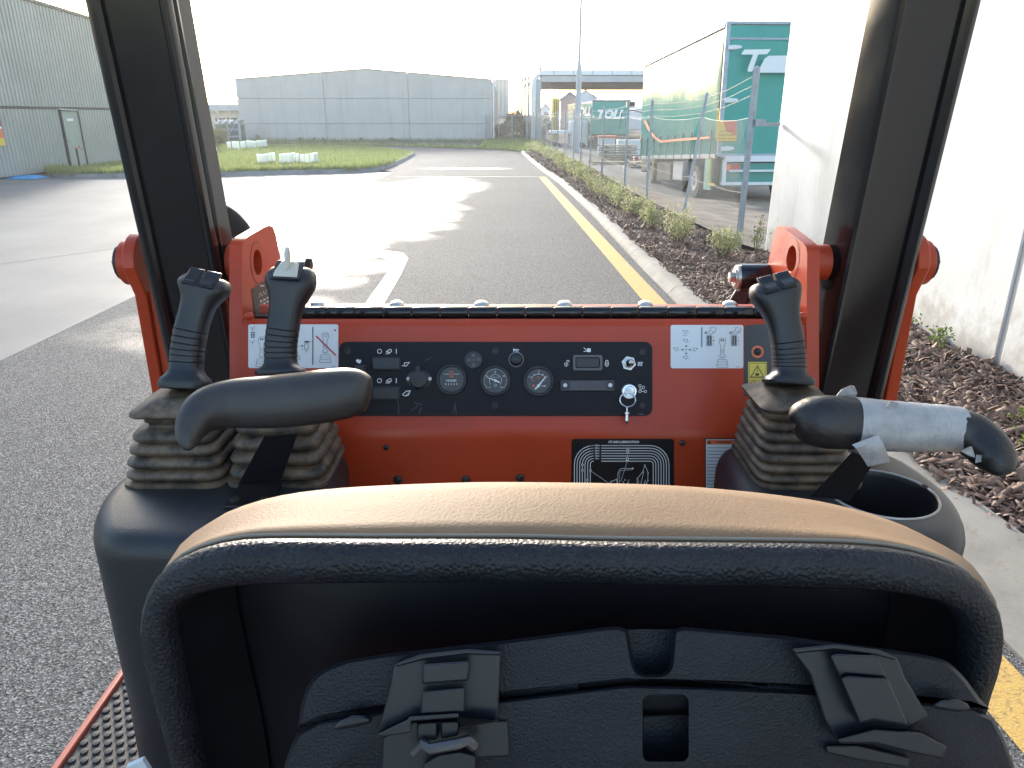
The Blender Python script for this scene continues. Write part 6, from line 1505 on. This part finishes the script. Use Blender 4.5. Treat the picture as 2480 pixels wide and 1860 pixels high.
slab_('latch_lip', [(522, 930), (705, 842), (718, 822), (1008, 803), (1020, 882), (1242, 842), (1240, 856), (1018, 896), (1000, 832), (728, 852), (726, 920), (545, 945)], C1, .359, .350, m_latch, la)
slab_('latch_recess', [(782, 490), (1080, 480), (1085, 790), (780, 795)], C1, .359, .3575, m_print_k, la, 0)
slab_('latch_tab', [(800, 512), (1075, 492), (1068, 612), (790, 632)], C1, .3585, .351, m_latch, la); slab_('latch_tab', [(795, 672), (1045, 648), (1050, 800), (778, 812)], C1, .3585, .352, m_latch, la)
slab_('latch_base', [(740, 850), (1300, 850), (1318, 1062), (1120, 1075), (1110, 1180), (545, 1180), (560, 950)], C1, .372, .364, m_latch, la)
slab_('latch_link', [(760, 862), (880, 856), (885, 960), (765, 980)], C1, .364, .357, m_latch, la); slab_('latch_link', [(905, 856), (1015, 850), (1010, 935), (905, 960)], C1, .364, .357, m_latch, la)
b = MB(); b.tube([D(*C1(745, 1040), .356 * DK), D(*C1(800, 985), .354 * DK), D(*C1(840, 1015), .352 * DK), D(*C1(1010, 985), .352 * DK), D(*C1(1060, 965), .354 * DK), D(*C1(1105, 1000), .356 * DK)], .0032, 8); b.build('latch_wire', M('latch_steel', (.12, .12, .125), .35, metal=.7), la)
slab_('latch_foot', [(800, 1110), (890, 1050), (1020, 1030), (1110, 1060), (1115, 1190), (790, 1190)], C1, .364, .355, m_latch, la)
lc = slab_('latch', [(942, 958), (1180, 930), (1420, 962), (1520, 1008), (1560, 1110), (1690, 1320), (1560, 1400), (1390, 1395), (1190, 1450), (1120, 1340), (1040, 1090)], C2, .372, .358, m_latch, case)
lc['label'] = 'closed right latch'
slab_('latch_rim', [(942, 952), (1180, 926), (1425, 958), (1526, 1006), (1500, 1012), (1400, 985), (1180, 955), (960, 978)], C2, .359, .354, m_latch, lc)
slab_('latch_tab', [(1150, 990), (1190, 978), (1380, 988), (1420, 1015), (1462, 1108), (1240, 1090), (1205, 1112)], C2, .3585, .351, m_latch, lc)
slab_('latch_tab', [(1208, 1112), (1250, 1098), (1468, 1115), (1580, 1368), (1390, 1340), (1312, 1362)], C2, .3585, .3475, m_latch, lc)
slab_('latch_lip', [(1188, 1446), (1395, 1388), (1650, 1410), (1790, 1485), (1770, 1552), (1640, 1530), (1400, 1470), (1200, 1470)], C2, .362, .350, m_latch, lc)
slab_('latch_base', [(1130, 1480), (1300, 1475), (1590, 1545), (1580, 1600), (1300, 1560), (1130, 1520)], C2, .370, .362, m_print_k, lc)
slab_('finger_tab', [(255, 900), (300, 850), (380, 815), (440, 818), (500, 850), (470, 870), (300, 905)], C1, .366, .360, m_latch, case, .0025); slab_('finger_tab', [(1705, 1262), (1760, 1232), (1850, 1226), (1915, 1258), (1915, 1290), (1840, 1296), (1740, 1280)], C2, .366, .360, m_latch, case, .0025)

# ------------------------------------------------------------------ foot deck, floor, body and tracks
deck_z = .60
b = MB(); b.box((-.965, .95, deck_z - .03), (.016, 1.9, .075)); b.build('deck_edge', m_redlit, mach, bevel=.004)
b = MB(); b.box((-.745, .95, deck_z - .05), (.42, 1.9, .05)); dk = b.build('deck_plate', m_redp, mach)
b = MB(); b.box((-.755, .95, deck_z - .014), (.40, 1.88, .022)); mt = b.build('rubber_mat', M('rubber_mat', (.036, .034, .033), .55, vary=.2, vs=30, dirt=(.07, .062, .054), dirt_s=12, dirt_lo=.5, dirt_hi=.7), mach)
b = MB(); b.lathe([(.0084, 0), (.0084, .0030), (.0078, .0040), (.0055, .0043), (0, .0043)], (0, 0, 0), (0, 0, 1), 14)
stud0 = b.build('stud', M('rubber_stud', (.017, .0165, .017), .38), mt, angle=40, loc=(0, 0, 0)); n_ = 0
xs_, ys_ = [], []
for r_ in range(19):
    for c_ in range(15):
        x = -.944 + .0265 * c_ + (.01325 if r_ % 2 else 0); y = 1.12 + .0235 * r_
        if x > -.58: continue
        s_ = stud0 if n_ == 0 else stud0.copy()
        if n_: COL.objects.link(s_)
        s_.location = Vector((x, y, deck_z - .003)) - wloc(mt); n_ += 1
b = MB(); b.box((.02, .95, .57), (1.06, 1.9, .06)); b.build('floor_plate', m_redp, mach)
b = MB(); b.box((.02, 1.75, .72), (.98, .9, .78)); b.build('engine_cover', m_redp, mach, bevel=.03)
for sx in (-1, 1):
    b = MB(); loop = [(.02 + sx * .66, 1.0 + 1.05 * math.cos(t) * (abs(math.cos(t)) ** -.35 if abs(math.cos(t)) > .05 else 1), .25 + .25 * math.sin(t)) for t in (2 * math.pi * k / 28 for k in range(28))]
    loop = [(x, max(-.05, min(2.05, y)), z) for x, y, z in loop]; b.prism([(x - sx * 0, y, z) for x, y, z in loop], (sx * .26, 0, 0)); b.build('track', m_rubber, mach, angle=40)
q_ = [AY(306, 1872, .80), AY(312, 1846, .80), AY(351, 1830, .80), AY(380, 1876, .80)]
q_ = q_ + [Vector((q_[3].x + .01, .80, deck_z)), Vector((q_[0].x - .01, .80, deck_z))]
b = MB(); b.prism(q_, Vector((0, -.008, 0)))
tag(b.build('sheet_scrap', M('pale_blue_sheet', (.56, .61, .66), .4), bevel=.001), 'pale blue sheet standing on the foot deck behind the left console', 'sheet')
